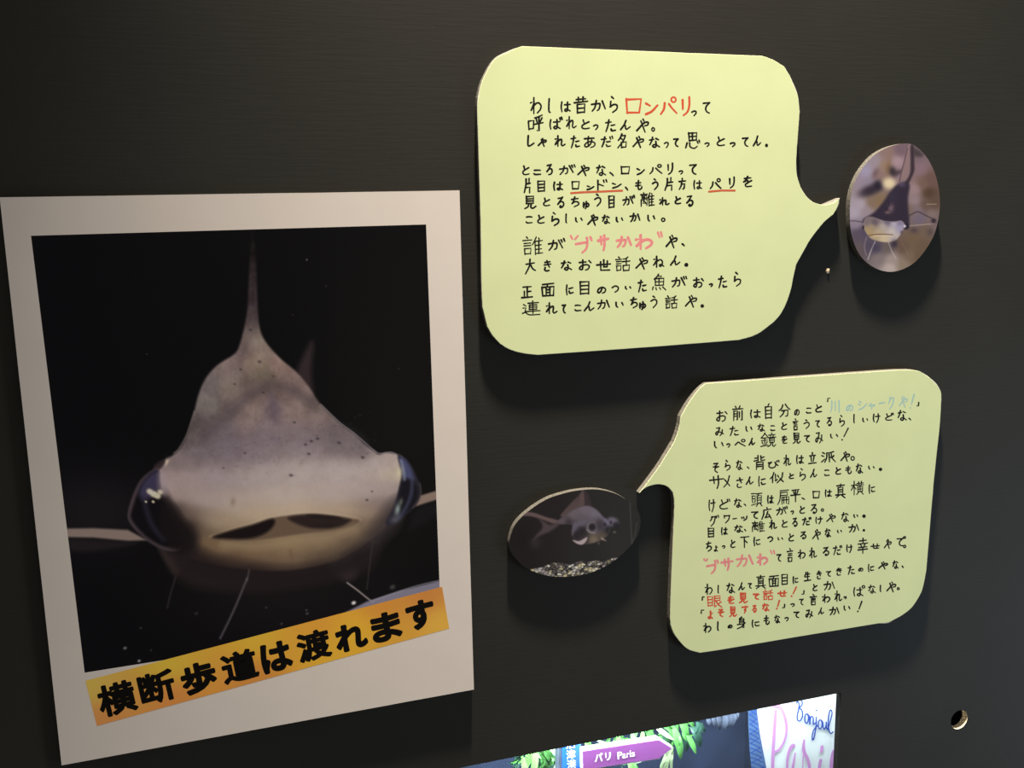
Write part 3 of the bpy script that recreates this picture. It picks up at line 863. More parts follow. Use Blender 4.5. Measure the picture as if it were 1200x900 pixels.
# fins under the chin
P_.poly([(186, 640), (207, 649), (222, 655), (209, 672), (201, 668)], (72, 58, 52), 4, 0.8)
P_.poly([(205, 650), (300, 665), (400, 655), (440, 640), (420, 672), (300, 690), (222, 684)], (44, 33, 31), 9, 0.85)
P_.poly([(385, 658), (410, 654), (418, 672), (404, 680)], (58, 48, 46), 5, 0.8)
body = [(294, 274), (293, 300), (291.5, 330), (290, 360), (287, 380), (282, 400), (275.5, 414), (254.7, 428), (240.7, 444), (232.5, 463), (226.7, 486), (218.5, 512), (209, 528), (196, 538), (183, 548),
        (172, 566), (178, 600), (196, 634), (219, 652), (248, 661), (281.7, 667), (331.7, 669), (373, 663), (406.7, 652), (436, 632), (455, 613), (468, 580), (474, 555), (473, 538), (465, 532.5), (453, 530.5), (444, 532.5),
        (438.7, 528.7), (426.7, 520), (415.7, 509), (397, 495), (373.7, 471.5), (364, 456), (348, 436.5), (329, 420.5), (311, 400), (304, 382), (301.5, 350), (300.5, 310), (297.5, 274)]
body_cols = [
    (295, 280, 30, 24, 26), (296, 320, 58, 47, 52), (296, 350, 66, 55, 60), (295, 372, 74, 62, 66), (295, 390, 100, 87, 86), (302, 398, 130, 118, 112), (284, 408, 96, 82, 84),
    (270, 430, 116, 102, 103), (300, 425, 130, 114, 106), (328, 427, 132, 112, 108), (345, 445, 118, 100, 98), (246, 455, 104, 95, 98), (246, 475, 112, 105, 104), (270, 455, 124, 112, 108), (308, 440, 102, 92, 82), (355, 455, 120, 102, 100),
    (313, 450, 90, 77, 76), (290, 457, 95, 82, 82), (268, 480, 96, 84, 86), (345, 458, 94, 80, 80), (368, 474, 96, 84, 82), (230, 500, 84, 76, 77), (222, 515, 92, 82, 84), (248, 500, 92, 82, 86),
    (300, 480, 124, 107, 104), (345, 480, 124, 107, 105), (318, 482, 98, 84, 92), (290, 500, 128, 112, 112), (370, 492, 116, 101, 101), (395, 505, 104, 92, 93), (260, 505, 106, 94, 100), (230, 532, 108, 97, 103), (212, 545, 118, 105, 108),
    (270, 525, 116, 104, 113), (310, 508, 132, 120, 126), (300, 530, 128, 116, 124), (350, 525, 138, 126, 131), (400, 522, 118, 106, 109), (425, 528, 112, 101, 105), (345, 505, 124, 110, 114),
    (195, 560, 152, 135, 138), (215, 562, 150, 134, 136), (250, 560, 146, 134, 140), (300, 560, 158, 147, 149), (350, 555, 166, 155, 156), (400, 555, 164, 153, 155), (440, 545, 162, 150, 152), (462, 545, 166, 153, 152), (466, 553, 178, 168, 150),
    (210, 580, 152, 135, 135), (240, 585, 158, 145, 145), (280, 590, 166, 152, 146), (330, 582, 172, 160, 156), (390, 580, 170, 158, 155), (430, 575, 166, 153, 152), (455, 575, 156, 142, 144),
    (230, 608, 145, 128, 116), (260, 612, 158, 140, 120), (300, 602, 172, 154, 134), (345, 597, 176, 158, 140), (400, 598, 172, 152, 134), (430, 603, 162, 142, 122), (446, 596, 142, 126, 116),
    (240, 636, 118, 96, 74), (262, 643, 122, 101, 77), (300, 646, 126, 105, 82), (340, 640, 140, 120, 92), (380, 637, 132, 111, 88), (415, 624, 128, 108, 86), (435, 614, 108, 91, 76), (340, 655, 120, 100, 80),
    (300, 655, 108, 87, 70), (270, 655, 84, 66, 53), (250, 658, 60, 46, 40), (340, 664, 84, 68, 57), (390, 652, 88, 74, 62), (420, 640, 82, 70, 60), (440, 626, 66, 56, 52), (410, 650, 62, 52, 48), (300, 665, 62, 48, 42), (370, 662, 66, 54, 47),
    (205, 606, 60, 48, 44), (212, 622, 46, 36, 33), (226, 620, 98, 82, 68), (222, 645, 46, 36, 33), (200, 595, 92, 78, 74), (458, 598, 96, 84, 84), (450, 610, 84, 72, 68), (455, 590, 124, 110, 112)]
up_, dn_ = P_.field(body_cols, 4.2, 10), P_.field(body_cols, 4.2, 11, 0.42)
kk = np.clip((y - 525) / 25, 0, 1)[:, None]
bf = up_ * (1 - kk) + dn_ * kk
bm_ = P_.mask_poly(body, 1.6)
# skin mottling and dark flecks
rg = np.random.default_rng(11)


def value_noise(px, py, s, seed):
    r = np.random.default_rng(seed).random((64, 64))
    gx, gy = px / s, py / s
    ix, iy = np.floor(gx).astype(int), np.floor(gy).astype(int)
    fx, fy = gx - ix, gy - iy
    fx, fy = fx * fx * (3 - 2 * fx), fy * fy * (3 - 2 * fy)
    h = lambda a, b: r[a % 64, b % 64]
    return (h(ix, iy) * (1 - fx) + h(ix + 1, iy) * fx) * (1 - fy) + (h(ix, iy + 1) * (1 - fx) + h(ix + 1, iy + 1) * fx) * fy


mott = (value_noise(x, y, 22, 1) - .5) * 11 + (value_noise(x, y, 8, 2) - .5) * 11 + (value_noise(x, y, 3, 3) - .5) * 9
bf = bf * (1.03, 1.0, 0.955) * np.interp(y, [274, 330, 385, 402], [.5, .72, .88, 1])[:, None]
bf = bf + mott[:, None] * np.clip((600 - y) / 70, 0.25, 1)[:, None]
P_.put(bm_, bf)
P_.line([(238, 512), (262, 492), (290, 466), (318, 452), (345, 458), (366, 472)], 8, (80, 68, 70), 0.6, 6)
P_.line([(318, 462), (321, 478), (323, 494)], 5, (96, 82, 92), 0.6, 4)
P_.poly([(232, 520), (270, 500), (330, 505), (390, 500), (425, 522), (380, 530), (320, 526), (250, 535)], (100, 88, 95), 11, 0.4)
P_.line([(204, 531), (209.5, 526), (219, 509), (228, 482)], 1.6, (150, 135, 128), 0.55, 1)
P_.line([(376, 474), (398, 495), (416, 508.5), (438, 527.5), (446, 531.5), (458, 530), (465, 533)], 1.4, (160, 146, 150), 0.6, 0.8)
for k in range(150):
    fx_, fy_ = rg.uniform(225, 440), rg.normal(512, 17)
    P_.blob(fx_, fy_, rg.uniform(.8, 1.9), rg.uniform(.6, 1.2), (72, 60, 66), rg.uniform(-40, 20), rg.uniform(.08, .32))
for a, b, r_ in ((293.6, 386.5, 2), (397.5, 519, 2.1), (308.5, 460, 1.6), (304, 424, 2), (282, 433, 1.5), (275, 450, 1.3), (287, 531, 1.4), (362, 532, 1.8), (320, 441, 1.2), (341, 557, 2.2), (436, 576, 1.2), (430, 586, 1.6), (262, 548.5, 1.2), (365, 517, 2), (372, 514, 2), (358, 521, 1.8), (345, 495, 1.5), (425, 536, 2.2)):
    P_.blob(a, b, r_ * 1.0, r_ * .75, (44, 36, 38), 10, 0.75)
P_.blob(273, 588, 3, 5, (132, 110, 96), 10, 0.7)
P_.blob(195, 541.5, 2.4, 4.5, (196, 172, 150), 25, 0.9)
P_.poly([(180, 549), (182, 544), (192, 538), (193, 543), (186, 551)], (44, 34, 36), 1.5, 0.9)
# mouth
P_.line([(246, 629), (270, 620.5), (296, 613), (320, 605), (340, 601.6), (364, 600.2), (386, 601.5), (410, 605), (422, 609)], 2.0, (186, 164, 134), 0.3, 1.6)
P_.poly([(247, 630.5), (270, 622), (296, 615), (320, 607), (340, 604), (364, 602.4), (386, 604), (410, 607.6), (421, 610), (412, 617), (386, 622.5), (360, 625), (332, 629), (306, 632.5), (280, 634.5), (260, 633.5)], (98, 78, 62), 1.4)
P_.poly([(250, 629.5), (270, 622), (296, 615), (318, 608), (322, 613), (314, 623), (298, 630), (275, 632)], (24, 17, 17), 2.2)
P_.poly([(338, 606), (364, 602.8), (386, 604.4), (408, 608), (410, 611), (396, 618), (366, 619), (346, 613)], (42, 32, 29), 2.2)
P_.poly([(360, 603), (386, 604.4), (400, 607), (384, 609), (366, 606)], (34, 26, 25), 1.5, 0.9)
P_.poly([(362, 616), (384, 613), (394, 613), (388, 618), (372, 618)], (36, 27, 26), 1.5, 0.8)
P_.line([(340, 645), (342, 656)], 3, (100, 74, 62), 0.5, 2)
P_.poly([(190, 576), (202, 590), (214, 607), (225, 617), (233, 632), (226, 650), (208, 654), (190, 644)], (34, 27, 27), 5.5, 0.9)
P_.poly([(470, 582), (452, 594), (440, 612), (424, 634), (404, 656), (432, 650), (454, 630), (468, 612)], (58, 49, 48), 8, 0.8)
P_.poly([(203, 645), (226, 640), (250, 652), (290, 660), (340, 666), (390, 657), (430, 640), (440, 650), (400, 676), (300, 688), (215, 674)], (30, 23, 24), 8, 0.75)
P_.line([(262, 638), (300, 640), (340, 634), (385, 629), (415, 619)], 8, (152, 130, 100), 0.5, 5)
# left eye
P_.poly([(182, 549), (167, 560), (158.5, 574), (152, 592), (149.8, 606), (154.5, 616), (164, 626), (176, 636), (190, 643), (206, 646), (214, 638), (206, 612), (196, 588), (188, 566), (187, 552)], (74, 61, 64), 1.6)
P_.poly([(183, 551), (169, 562), (161.5, 576), (156, 592), (153, 605), (158, 615), (168, 626), (180, 635), (194, 641), (212, 640), (216, 628), (204, 606), (192, 586), (186, 566)], (15, 12, 15), 2.4)
P_.poly([(183, 552), (170, 562), (163, 577), (168, 586), (178, 582), (187, 573), (186, 560)], (60, 53, 76), 3.5, 0.9)
P_.line([(169, 585), (173, 602), (180, 618), (192, 632)], 5, (40, 38, 50), 0.8, 3.2)
P_.blob(222, 618, 12, 14, (52, 40, 36), 40, 0.75)
P_.blob(207, 600, 8, 10, (60, 49, 46), 40, 0.55)
for a, b, r_ in ((175.5, 576, 3.2), (180, 579, 3.6), (185, 581.5, 3.2), (188, 576.5, 3), (179.5, 588, 1.5), (171, 588, 1.2)):
    P_.blob(a, b, r_ * 1.2, r_, (226, 208, 170), 20, 0.9, 1.6)
P_.blob(183, 580.4, 1.8, .9, (70, 60, 56), 20, 0.8)
P_.poly([(190, 584), (201, 590), (214, 608), (226, 624), (224, 642), (206, 647), (188, 622)], (22, 17, 18), 5, 0.85)
P_.poly([(186, 556), (193, 556), (197, 572), (194, 580), (187, 574)], (150, 133, 134), 4, 0.7)
P_.blob(183, 580, 4, 3, (226, 208, 170), 20, 0.6)
# right eye
P_.poly([(466, 534), (473, 536), (480, 543), (486.7, 555), (491.5, 567), (493, 578), (491, 586), (484, 596), (475, 604), (466, 612), (457, 616), (452, 612), (460, 596), (466, 578), (470, 556)], (42, 38, 46), 1.6)
P_.poly([(468, 536), (475, 539), (482, 550), (484, 562), (474, 560), (471, 548)], (70, 72, 102), 2.4, 0.95)
P_.poly([(472, 562), (484, 564), (490, 574), (488, 588), (477, 600), (468, 602), (467, 584)], (24, 21, 26), 2.5, 0.95)
P_.line([(470, 540), (473, 552), (474, 562)], 3, (140, 145, 165), 0.6, 1.6)
P_.line([(483, 560), (482, 578), (476, 594), (468, 606)], 3.5, (62, 64, 84), 0.8, 2)
P_.blob(466, 597, 3, 7, (138, 150, 142), 12, 0.9)
P_.blob(470, 588, 2, 4, (110, 112, 100), 12, 0.7)
P_.blob(463, 609, 6, 4, (92, 90, 96), -20, 0.7)
P_.blob(468, 554, 4, 7, (206, 194, 160), 10, 0.6)
P_.line([(492, 566), (493.4, 577), (491, 585), (484, 595)], 1.3, (86, 74, 72), 0.7, 0.8)
# whiskers and floating specks
P_.line([(289.5, 678), (278, 706), (268, 728), (258, 748)], 2.4, (88, 79, 84), 0.75, 1)
P_.line([(292, 668), (289.5, 680)], 2, (104, 90, 86), 0.5, 1)
P_.line([(206, 676), (201, 692), (196, 712)], 1.8, (54, 46, 50), 0.7, 1)
P_.line([(407, 683), (418, 691), (428, 699), (437, 706)], 1.9, (146, 132, 128), 0.9, 0.8)
P_.line([(437, 634), (434, 656), (430, 690)], 1.5, (60, 50, 48), 0.7, 0.9)
P_.poly([(516.2, 680.5), (470, 692), (430, 705), (404, 718), (516.8, 700)], (134, 127, 140), 1.2, 0.9, False)
P_.line([(516, 680), (490, 686), (462, 695), (436, 704)], 1.2, (170, 160, 168), 0.6, 0.8)
for a, b, r_, v in ((414.5, 706.5, 2.3, 235), (146.5, 759.5, 1.8, 110), (163, 774.5, 1.6, 150), (360, 719, 1.6, 70), (359, 715, 1.2, 70), (330, 731, 1.6, 52), (359.5, 304.5, 1, 90), (312, 712, 1.4, 50), (165, 736, 1.2, 55), (177, 762, 1, 60), (230, 719, 2, 44), (480, 700, 2, 90), (460, 688, 3, 64), (382, 335, .9, 45), (343, 369, .8, 45), (467, 432, .8, 50), (172, 415, .8, 55)):
    P_.blob(a, b, r_ * 1.2, r_ * .9, (v, v * .95, v * .93), -25, 0.95, 1.5)
wk = np.stack([np.interp(x, [36, 280, 520], [c0, c1, c2]) for c0, c1, c2 in ((152, 187, 208), (141, 173, 192), (130, 159, 175))], 1)
fo = link('fish_photo', list(sv), sf, M['print'], poster)
colour(fo, P_.albedo(wk, (0.79, 0.735, 0.695)))
fo['label'] = 'black photo of a pale wide-headed fish with bulging eyes'

strip_px = [(100, 797.8), (518, 687.6), (526.5, 736.5), (113.6, 850.8)]
cv, cf = grid_sheet(strip_px, 120, 20, -T - 0.00034)
cuv = to_photo(cv)
S_ = Picture(cuv, (200, 140, 55))
S_.c = S_.field([(105, 805, 201, 143, 62), (118, 845, 182, 112, 58), (200, 775, 207, 152, 48), (200, 820, 184, 116, 54), (300, 748, 210, 156, 46), (300, 795, 190, 122, 52), (370, 730, 206, 142, 48), (390, 770, 212, 156, 44), (420, 745, 214, 160, 44), (450, 708, 200, 130, 50), (500, 700, 192, 120, 56), (515, 730, 216, 164, 62), (460, 750, 206, 148, 50)], 3.5, 18)
so = link('caption_strip', list(cv), cf, M['strip'], poster)
wks = np.stack([np.interp(cuv[:, 0], [36, 280, 520], [c0, c1, c2]) for c0, c1, c2 in ((152, 187, 208), (141, 173, 192), (130, 159, 175))], 1)
colour(so, S_.albedo(wks, (0.79, 0.735, 0.695)))
so['label'] = 'orange paper strip with a bold black caption'


def glyph(ch):
    """filled outline of one printed character, as points and faces in its own units"""
    cu = bpy.data.curves.new('glyph', 'FONT')
    cu.body = ch
    cu.resolution_u = 4
    o = bpy.data.objects.new('glyph', cu)
    COL.objects.link(o)
    bpy.context.view_layer.update()
    me = bpy.data.meshes.new_from_object(o.evaluated_get(bpy.context.evaluated_depsgraph_get()))
    v = np.array([q.co[:2] for q in me.vertices])
    f = [tuple(q.vertices) for q in me.polygons]
    cnt = {}
    for q in f:
        for i in range(len(q)):
            e = tuple(sorted((q[i], q[(i + 1) % len(q)])))
            cnt[e] = cnt.get(e, 0) + 1
    edges = [e for e, c in cnt.items() if c == 1]
    bpy.data.objects.remove(o)
    bpy.data.curves.remove(cu)
    bpy.data.meshes.remove(me)
    return v, f, edges


def print_char(ink, ch, c, u, v, w, h, bold=0.0):
    """a printed character centred on c (photograph coordinates), axes u (along) and v (down), w x h in size"""
    p, f, e = glyph(ch)
    lo_, hi = p.min(0), p.max(0)
    q = (p - (lo_ + hi) / 2) / (hi - lo_)
    q = np.asarray(c) + q[:, :1] * (w - 2 * bold) * np.asarray(u) - q[:, 1:] * (h - 2 * bold) * np.asarray(v)
    ink.add((list(q), f))
    if bold:
        for a, b in e:
            ink.add(ribbon([q[a], q[b]], 2 * bold))


cap = Ink()
for ch, cx_, cy_, w_, h_ in (('横', 136.9, 818.6, 45, 38), ('断', 183.8, 805.6, 43, 37), ('歩', 232.8, 794.4, 42, 36), ('道', 280.6, 780.6, 43, 36), ('は', 323.6, 769.8, 37, 35), ('渡', 367.6, 756.4, 40, 35), ('れ', 411.4, 746.4, 38, 32), ('ま', 452.6, 734.4, 36, 34), ('す', 492.8, 720.4, 34, 34)):
    k = (cx_ - 137) / 356
    uu = np.array([.967, -.254])
    vv = np.array([.24 - .08 * k, .97 + .012 * k])
    print_char(cap, ch, (cx_, cy_), uu, vv, w_, h_, 1.55 if ch in '横断道渡' else 2.0)
cap.build('lettering', M['black_print'], -T - 0.000346, so)

# ------------------------------------------------------------------ oval photo of the catfish
z5 = lambda pts: [(960 + a * .26667, 150 + b * .26667) for a, b in pts]
ov1 = smooth_line(z5([(135, 400), (140, 300), (170, 210), (230, 130), (300, 86), (380, 68), (430, 85), (480, 140), (515, 220), (530, 310), (525, 390), (500, 480), (440, 570), (380, 615), (310, 632), (240, 612), (180, 560), (145, 480)]), 34, True)
oval, _ = board('oval_fish_photo', list(ov1), 'upright oval photo board of a whiskered fish facing forward, beside the larger bubble tail', 'photo', M['foam_dark'], None)
dv, df = disc_sheet(list(ov1), 110, -T - 0.00003)
dv[1:, [0, 2]] = oval.location.xz[:] + (dv[1:, [0, 2]] - np.array(oval.location.xz[:])) * 1.0
duv = to_photo(dv)
Q = Picture(duv, (120, 100, 100))
Q.c = Q.field([(1000, 205, 150, 130, 142), (1025, 190, 150, 134, 142), (1015, 200, 156, 144, 166), (1018, 215, 140, 126, 140), (1040, 178, 138, 112, 106), (1055, 176, 116, 92, 100), (1052, 190, 162, 134, 140), (1056, 198, 150, 124, 130), (1038, 195, 146, 118, 98), (1030, 205, 136, 110, 104), (1075, 185, 120, 98, 104), (1078, 198, 132, 106, 112), (1090, 210, 106, 82, 74), (1082, 215, 116, 90, 80), (1088, 226, 84, 62, 50), (1094, 238, 96, 74, 62), (1085, 240, 104, 82, 72), (1072, 222, 150, 124, 126), (1072, 235, 146, 122, 124), (1066, 246, 120, 100, 90),
               (1008, 240, 166, 150, 160), (1001, 250, 168, 154, 166), (1022, 238, 128, 104, 86), (1030, 236, 130, 105, 80), (1016, 247, 150, 132, 138), (1003, 262, 140, 124, 138), (1004, 275, 88, 76, 88), (1012, 272, 84, 72, 88), (1008, 290, 98, 84, 86), (1018, 288, 82, 72, 88), (1028, 290, 84, 74, 88), (1040, 290, 104, 90, 86), (1058, 290, 104, 82, 68), (1070, 280, 112, 90, 70), (1085, 270, 112, 92, 78), (1082, 288, 106, 85, 68), (1068, 300, 120, 98, 80), (1030, 303, 128, 114, 112), (1045, 304, 158, 140, 134), (1043, 314, 182, 164, 156), (1058, 310, 140, 120, 104), (1075, 300, 104, 84, 66), (1092, 252, 128, 108, 104), (1078, 255, 112, 98, 112), (1074, 246, 124, 106, 112), (1096, 262, 120, 100, 100)], 3.6, 4.0)
Q.blob(1020, 223, 15, 6.5, (52, 42, 52), -22, 0.95, 1.5)
Q.blob(1029, 217, 6, 6, (40, 34, 46), -60, 0.9, 1.3)
Q.blob(1026, 203, 3, 6, (104, 82, 92), 25, 0.7)
Q.blob(1046, 201, 5, 7, (52, 42, 48), -35, 0.9, 1.3)
Q.blob(1053, 202, 6, 3, (60, 48, 56), -25, 0.7)
Q.blob(1041, 196, 3, 14, (124, 96, 70), 8, 0.5)
Q.blob(1042, 215, 8, 7, (226, 204, 164), 10, 0.95, 1.6)
Q.poly([(1064, 171), (1076, 175), (1082, 182), (1075, 184), (1066, 180)], (62, 54, 56), 2.5, 0.8)
Q.poly([(1063.5, 171), (1070, 169), (1071.5, 190), (1071.5, 200), (1067, 210), (1061, 219), (1054, 217), (1056, 203), (1060, 188)], (138, 112, 112), 1)
Q.poly([(1067, 171), (1071, 172), (1071.5, 190), (1071.5, 200), (1067, 211), (1061, 220), (1060, 215), (1066, 204), (1067, 190)], (58, 46, 54), 1.2, 0.95)
Q.line([(1063.5, 174), (1060, 188), (1056, 203), (1054, 213)], 1, (70, 52, 60), 0.8, .7)
Q.poly([(1052, 216), (1062, 213), (1066, 218), (1064, 232), (1064.5, 246), (1065.5, 258), (1062, 268), (1036, 264), (1014, 262), (1012, 257), (1024, 249), (1034, 238), (1044, 224)], (52, 43, 56), 1.8)
Q.blob(1057, 216, 4, 3, (92, 80, 104), 0, 0.7)
Q.blob(1046, 231, 6, 8, (56, 48, 64), 20, 0.7)
Q.blob(1044, 244, 3.5, 5, (118, 94, 100), 10, 0.85)
Q.blob(1040, 249, 3, 1.5, (130, 100, 98), 0, 0.8)
Q.line([(1038, 246), (1042, 240), (1041, 236)], 1, (40, 33, 46), 0.8, .8)
Q.poly([(1012, 262), (1015, 256), (1022, 254.5), (1036, 259), (1048, 260), (1056, 259), (1060, 264), (1057, 271), (1053, 277.5), (1048, 282), (1038, 283.6), (1025, 281), (1018, 276.5), (1013, 268)], (170, 152, 140), 1)
hf = Q.field([(1016, 260, 120, 104, 108), (1025, 261, 96, 82, 92), (1022, 266, 160, 138, 112), (1018, 271, 168, 140, 100), (1035, 266, 176, 160, 152), (1048, 263, 176, 164, 178), (1055, 267, 160, 148, 172), (1045, 271, 192, 178, 172), (1030, 272, 178, 156, 130), (1024, 278, 178, 154, 118), (1036, 280, 198, 176, 144), (1048, 278, 186, 170, 164), (1054, 262, 128, 116, 140), (1040, 260, 104, 92, 112)], 3.2, 3.0)
Q.put(Q.mask_poly([(1012, 262), (1015, 256), (1022, 254.5), (1036, 259), (1048, 260), (1056, 259), (1060, 264), (1057, 271), (1053, 277.5), (1048, 282), (1038, 283.6), (1025, 281), (1018, 276.5), (1013, 268)], 1), hf)
Q.line([(1018, 276), (1026, 274.8), (1036, 274.6), (1046, 275.2)], 1.2, (108, 78, 58), 0.9, .6)
Q.line([(1024, 276.6), (1036, 276.3), (1046, 276.6)], 1, (216, 196, 166), 0.8, .6)
Q.blob(1062.5, 265.5, 3, 3.6, (40, 34, 46), 20, 0.95, 1.6)
Q.blob(1060.3, 265, 1.5, 1.6, (236, 220, 224), 0, 0.95, 1.4)
Q.blob(1056.5, 272, 1.5, 2, (80, 66, 80), 20, 0.8)
Q.blob(1011.6, 266.5, 1.1, 2.4, (36, 28, 32), 5, 0.95, 1.5)
Q.line([(1025.5, 283), (1021, 293), (1017, 304)], 1.0, (190, 178, 176), 0.95, .5)
Q.line([(1041, 283.5), (1045, 294), (1050, 303)], 1.0, (180, 166, 164), 0.9, .5)
Q.line([(1050, 303), (1054, 312)], 0.9, (160, 140, 128), 0.6, .6)
Q.line([(1015.5, 278), (1013, 289), (1015, 299)], 0.9, (150, 130, 140), 0.8, .6)
Q.line([(995, 258.8), (1003, 259), (1011, 260.5)], 1.2, (82, 68, 74), 0.9, .6)
Q.line([(1066, 264.6), (1080, 263.4), (1095, 262)], 0.9, (178, 156, 148), 0.85, .5)
Q.line([(1066, 252.5), (1075, 248.2), (1084, 252), (1096, 258)], 1.3, (66, 52, 58), 0.85, .7)
Q.line([(1086, 239.4), (1097, 239.2)], 0.9, (176, 150, 134), 0.8, .5)
Q.line([(1057, 284), (1063, 296), (1068, 312)], 0.9, (134, 110, 92), 0.5, .6)
Q.blob(1094, 259, 3, 3, (46, 36, 44), 0, 0.9, 1.3)
Q.blob(1071, 270, 5, 3.5, (78, 64, 68), 0, 0.8)
Q.blob(1048, 286, 4, 5, (52, 44, 60), 15, 0.9)
Q.blob(1026, 290, 4, 5, (68, 60, 78), 15, 0.7)
Q.blob(1090, 272, 4, 5, (78, 64, 70), 15, 0.6)
o1 = link('photo_print', list(dv), df, M['print'], oval)
colour(o1, Q.albedo((228, 217, 205)))

# ------------------------------------------------------------------ oval photo of the goldfish
zz = lambda pts: [(580 + a * .15833, 560 + b * .15833) for a, b in pts]
ov2 = smooth_line(zz([(113, 440), (150, 345), (240, 252), (380, 160), (520, 112), (640, 90), (760, 86), (880, 112), (980, 165), (1045, 222), (1076, 300), (1066, 400), (1010, 495), (900, 600), (760, 682), (620, 722), (480, 732), (350, 715), (220, 660), (140, 580), (108, 505)]), 24, True)
oval2, _ = board('oval_fish_photo', list(ov2), 'sideways oval photo board of a bulging-eyed dark fish swimming over gravel', 'photo', M['foam_dark'], None)
ev, ef = disc_sheet(list(ov2), 110, -T - 0.00003)
euv = (to_photo(ev) - (580, 560)) / .15833
W = Picture(euv, (38, 33, 32))
W.c = W.field([(200, 450, 33, 26, 26), (400, 200, 40, 32, 32), (400, 550, 40, 33, 32), (600, 560, 44, 40, 38), (900, 250, 46, 44, 40), (900, 500, 50, 47, 43), (1040, 350, 46, 44, 40), (800, 150, 44, 41, 38), (250, 600, 36, 28, 28)], 2, 60)
W.poly([(655, 92), (680, 100), (700, 150), (708, 205), (655, 215)], (62, 47, 50), 8, 0.9)
W.poly([(485, 280), (520, 235), (575, 175), (622, 130), (650, 92), (662, 150), (655, 212), (590, 245), (520, 285)], (98, 72, 70), 7, 0.95)
for k in range(9):
    W.line([(640 - k * 2, 108 + k * 4), (500 + k * 16, 275 - k * 6)], 4, (78, 56, 56), 0.5, 3)
W.poly([(195, 278), (235, 252), (300, 262), (380, 290), (478, 318), (480, 338), (430, 338), (350, 308), (270, 285)], (106, 78, 76), 7)
W.poly([(330, 300), (352, 350), (345, 380), (310, 420), (280, 470), (330, 430), (400, 400), (460, 360), (490, 330), (450, 335), (400, 345)], (86, 65, 68), 12, 0.9)
W.blob(300, 480, 40, 45, (58, 46, 50), 30, 0.7)
W.poly([(470, 318), (520, 278), (580, 240), (650, 212), (705, 212), (760, 245), (800, 290), (830, 312), (850, 350), (840, 410), (800, 450), (735, 478), (655, 488), (600, 462), (570, 410), (575, 350), (540, 340), (490, 340)], (88, 74, 84), 8)
W.put(W.mask_poly([(470, 318), (520, 278), (580, 240), (650, 212), (705, 212), (760, 245), (800, 290), (830, 312), (850, 350), (840, 410), (800, 450), (735, 478), (655, 488), (600, 462), (570, 410), (575, 350), (540, 340), (490, 340)], 8),
      W.field([(500, 320, 96, 78, 84), (580, 270, 108, 90, 98), (660, 235, 112, 94, 106), (740, 260, 112, 98, 114), (640, 300, 98, 82, 92), (590, 360, 92, 80, 96), (600, 420, 44, 37, 42), (640, 400, 42, 36, 40), (660, 460, 60, 50, 48), (730, 462, 126, 104, 80), (790, 440, 96, 78, 60), (840, 380, 44, 38, 42), (815, 330, 120, 110, 142), (545, 335, 60, 50, 54)], 3.2, 20))
W.poly([(570, 420), (580, 350), (610, 325), (690, 310), (660, 350), (610, 360), (585, 410)], (100, 88, 106), 9, 0.8)
W.blob(742, 352, 66, 62, (98, 84, 94), 0, 1, 2.4)
W.blob(780, 350, 40, 50, (60, 50, 58), 0, 0.8, 1.6)
W.blob(716, 366, 36, 38, (124, 108, 116), 0, 1, 3)
W.blob(720, 364, 29, 31, (46, 38, 42), 0, 1, 3)
W.line([(682, 385), (705, 405), (740, 408)], 7, (156, 138, 140), 0.8, 5)
W.blob(872, 326, 46, 36, (108, 96, 118), 20, 1, 2.2)
W.blob(896, 352, 28, 28, (40, 34, 38), 0, 0.9, 1.6)
W.blob(858, 330, 11, 16, (52, 44, 60), 0, 0.9, 1.6)
W.blob(815, 345, 12, 16, (46, 38, 50), 0, 0.9, 1.6)
W.blob(885, 402, 9, 7, (130, 108, 96), 0, 0.9)
W.poly([(575, 460), (620, 468), (655, 452), (682, 438), (676, 468), (645, 494), (605, 486)], (178, 152, 152), 5)
W.poly([(785, 440), (800, 445), (826, 468), (812, 464), (790, 458)], (150, 122, 106), 4)
W.blob(768, 485, 8, 8, (92, 84, 78), 0, 0.9)
W.line([(1000, 180), (1006, 330), (1014, 488)], 8, (78, 75, 68), 0.7, 4)
W.line([(1050, 330), (1040, 410), (1012, 488)], 5, (92, 88, 80), 0.6, 4)
gm = W.mask_poly([(262, 680), (340, 664), (430, 630), (500, 632), (560, 642), (640, 616), (700, 622), (745, 614), (800, 622), (870, 596), (912, 598), (880, 640), (760, 700), (620, 745), (480, 750), (350, 735), (290, 705)], 5)
seeds = np.stack([rg.uniform(255, 915, 260), rg.uniform(590, 745, 260)], 1)
pal = np.array([(214, 196, 150), (188, 176, 160), (150, 136, 124), (226, 214, 186), (200, 178, 118), (112, 98, 92), (160, 142, 140), (90, 78, 76), (206, 200, 196)], float)
pick = pal[rg.integers(0, len(pal), 260)]
dd = np.linalg.norm((euv[:, None] - seeds[None]) * (0.85, 1.15), axis=2)
near = np.sort(dd, 1)
gcol = pick[dd.argmin(1)] * np.clip((near[:, 1] - near[:, 0]) / 6, 0.45, 1)[:, None]
W.put(gm, gcol)
o2 = link('photo_print', list(ev), ef, M['print'], oval2)
W.c = W.c.mean(1, keepdims=True) * .35 + W.c * .65
W.c *= 0.93
colour(o2, W.albedo((202, 194, 184)))

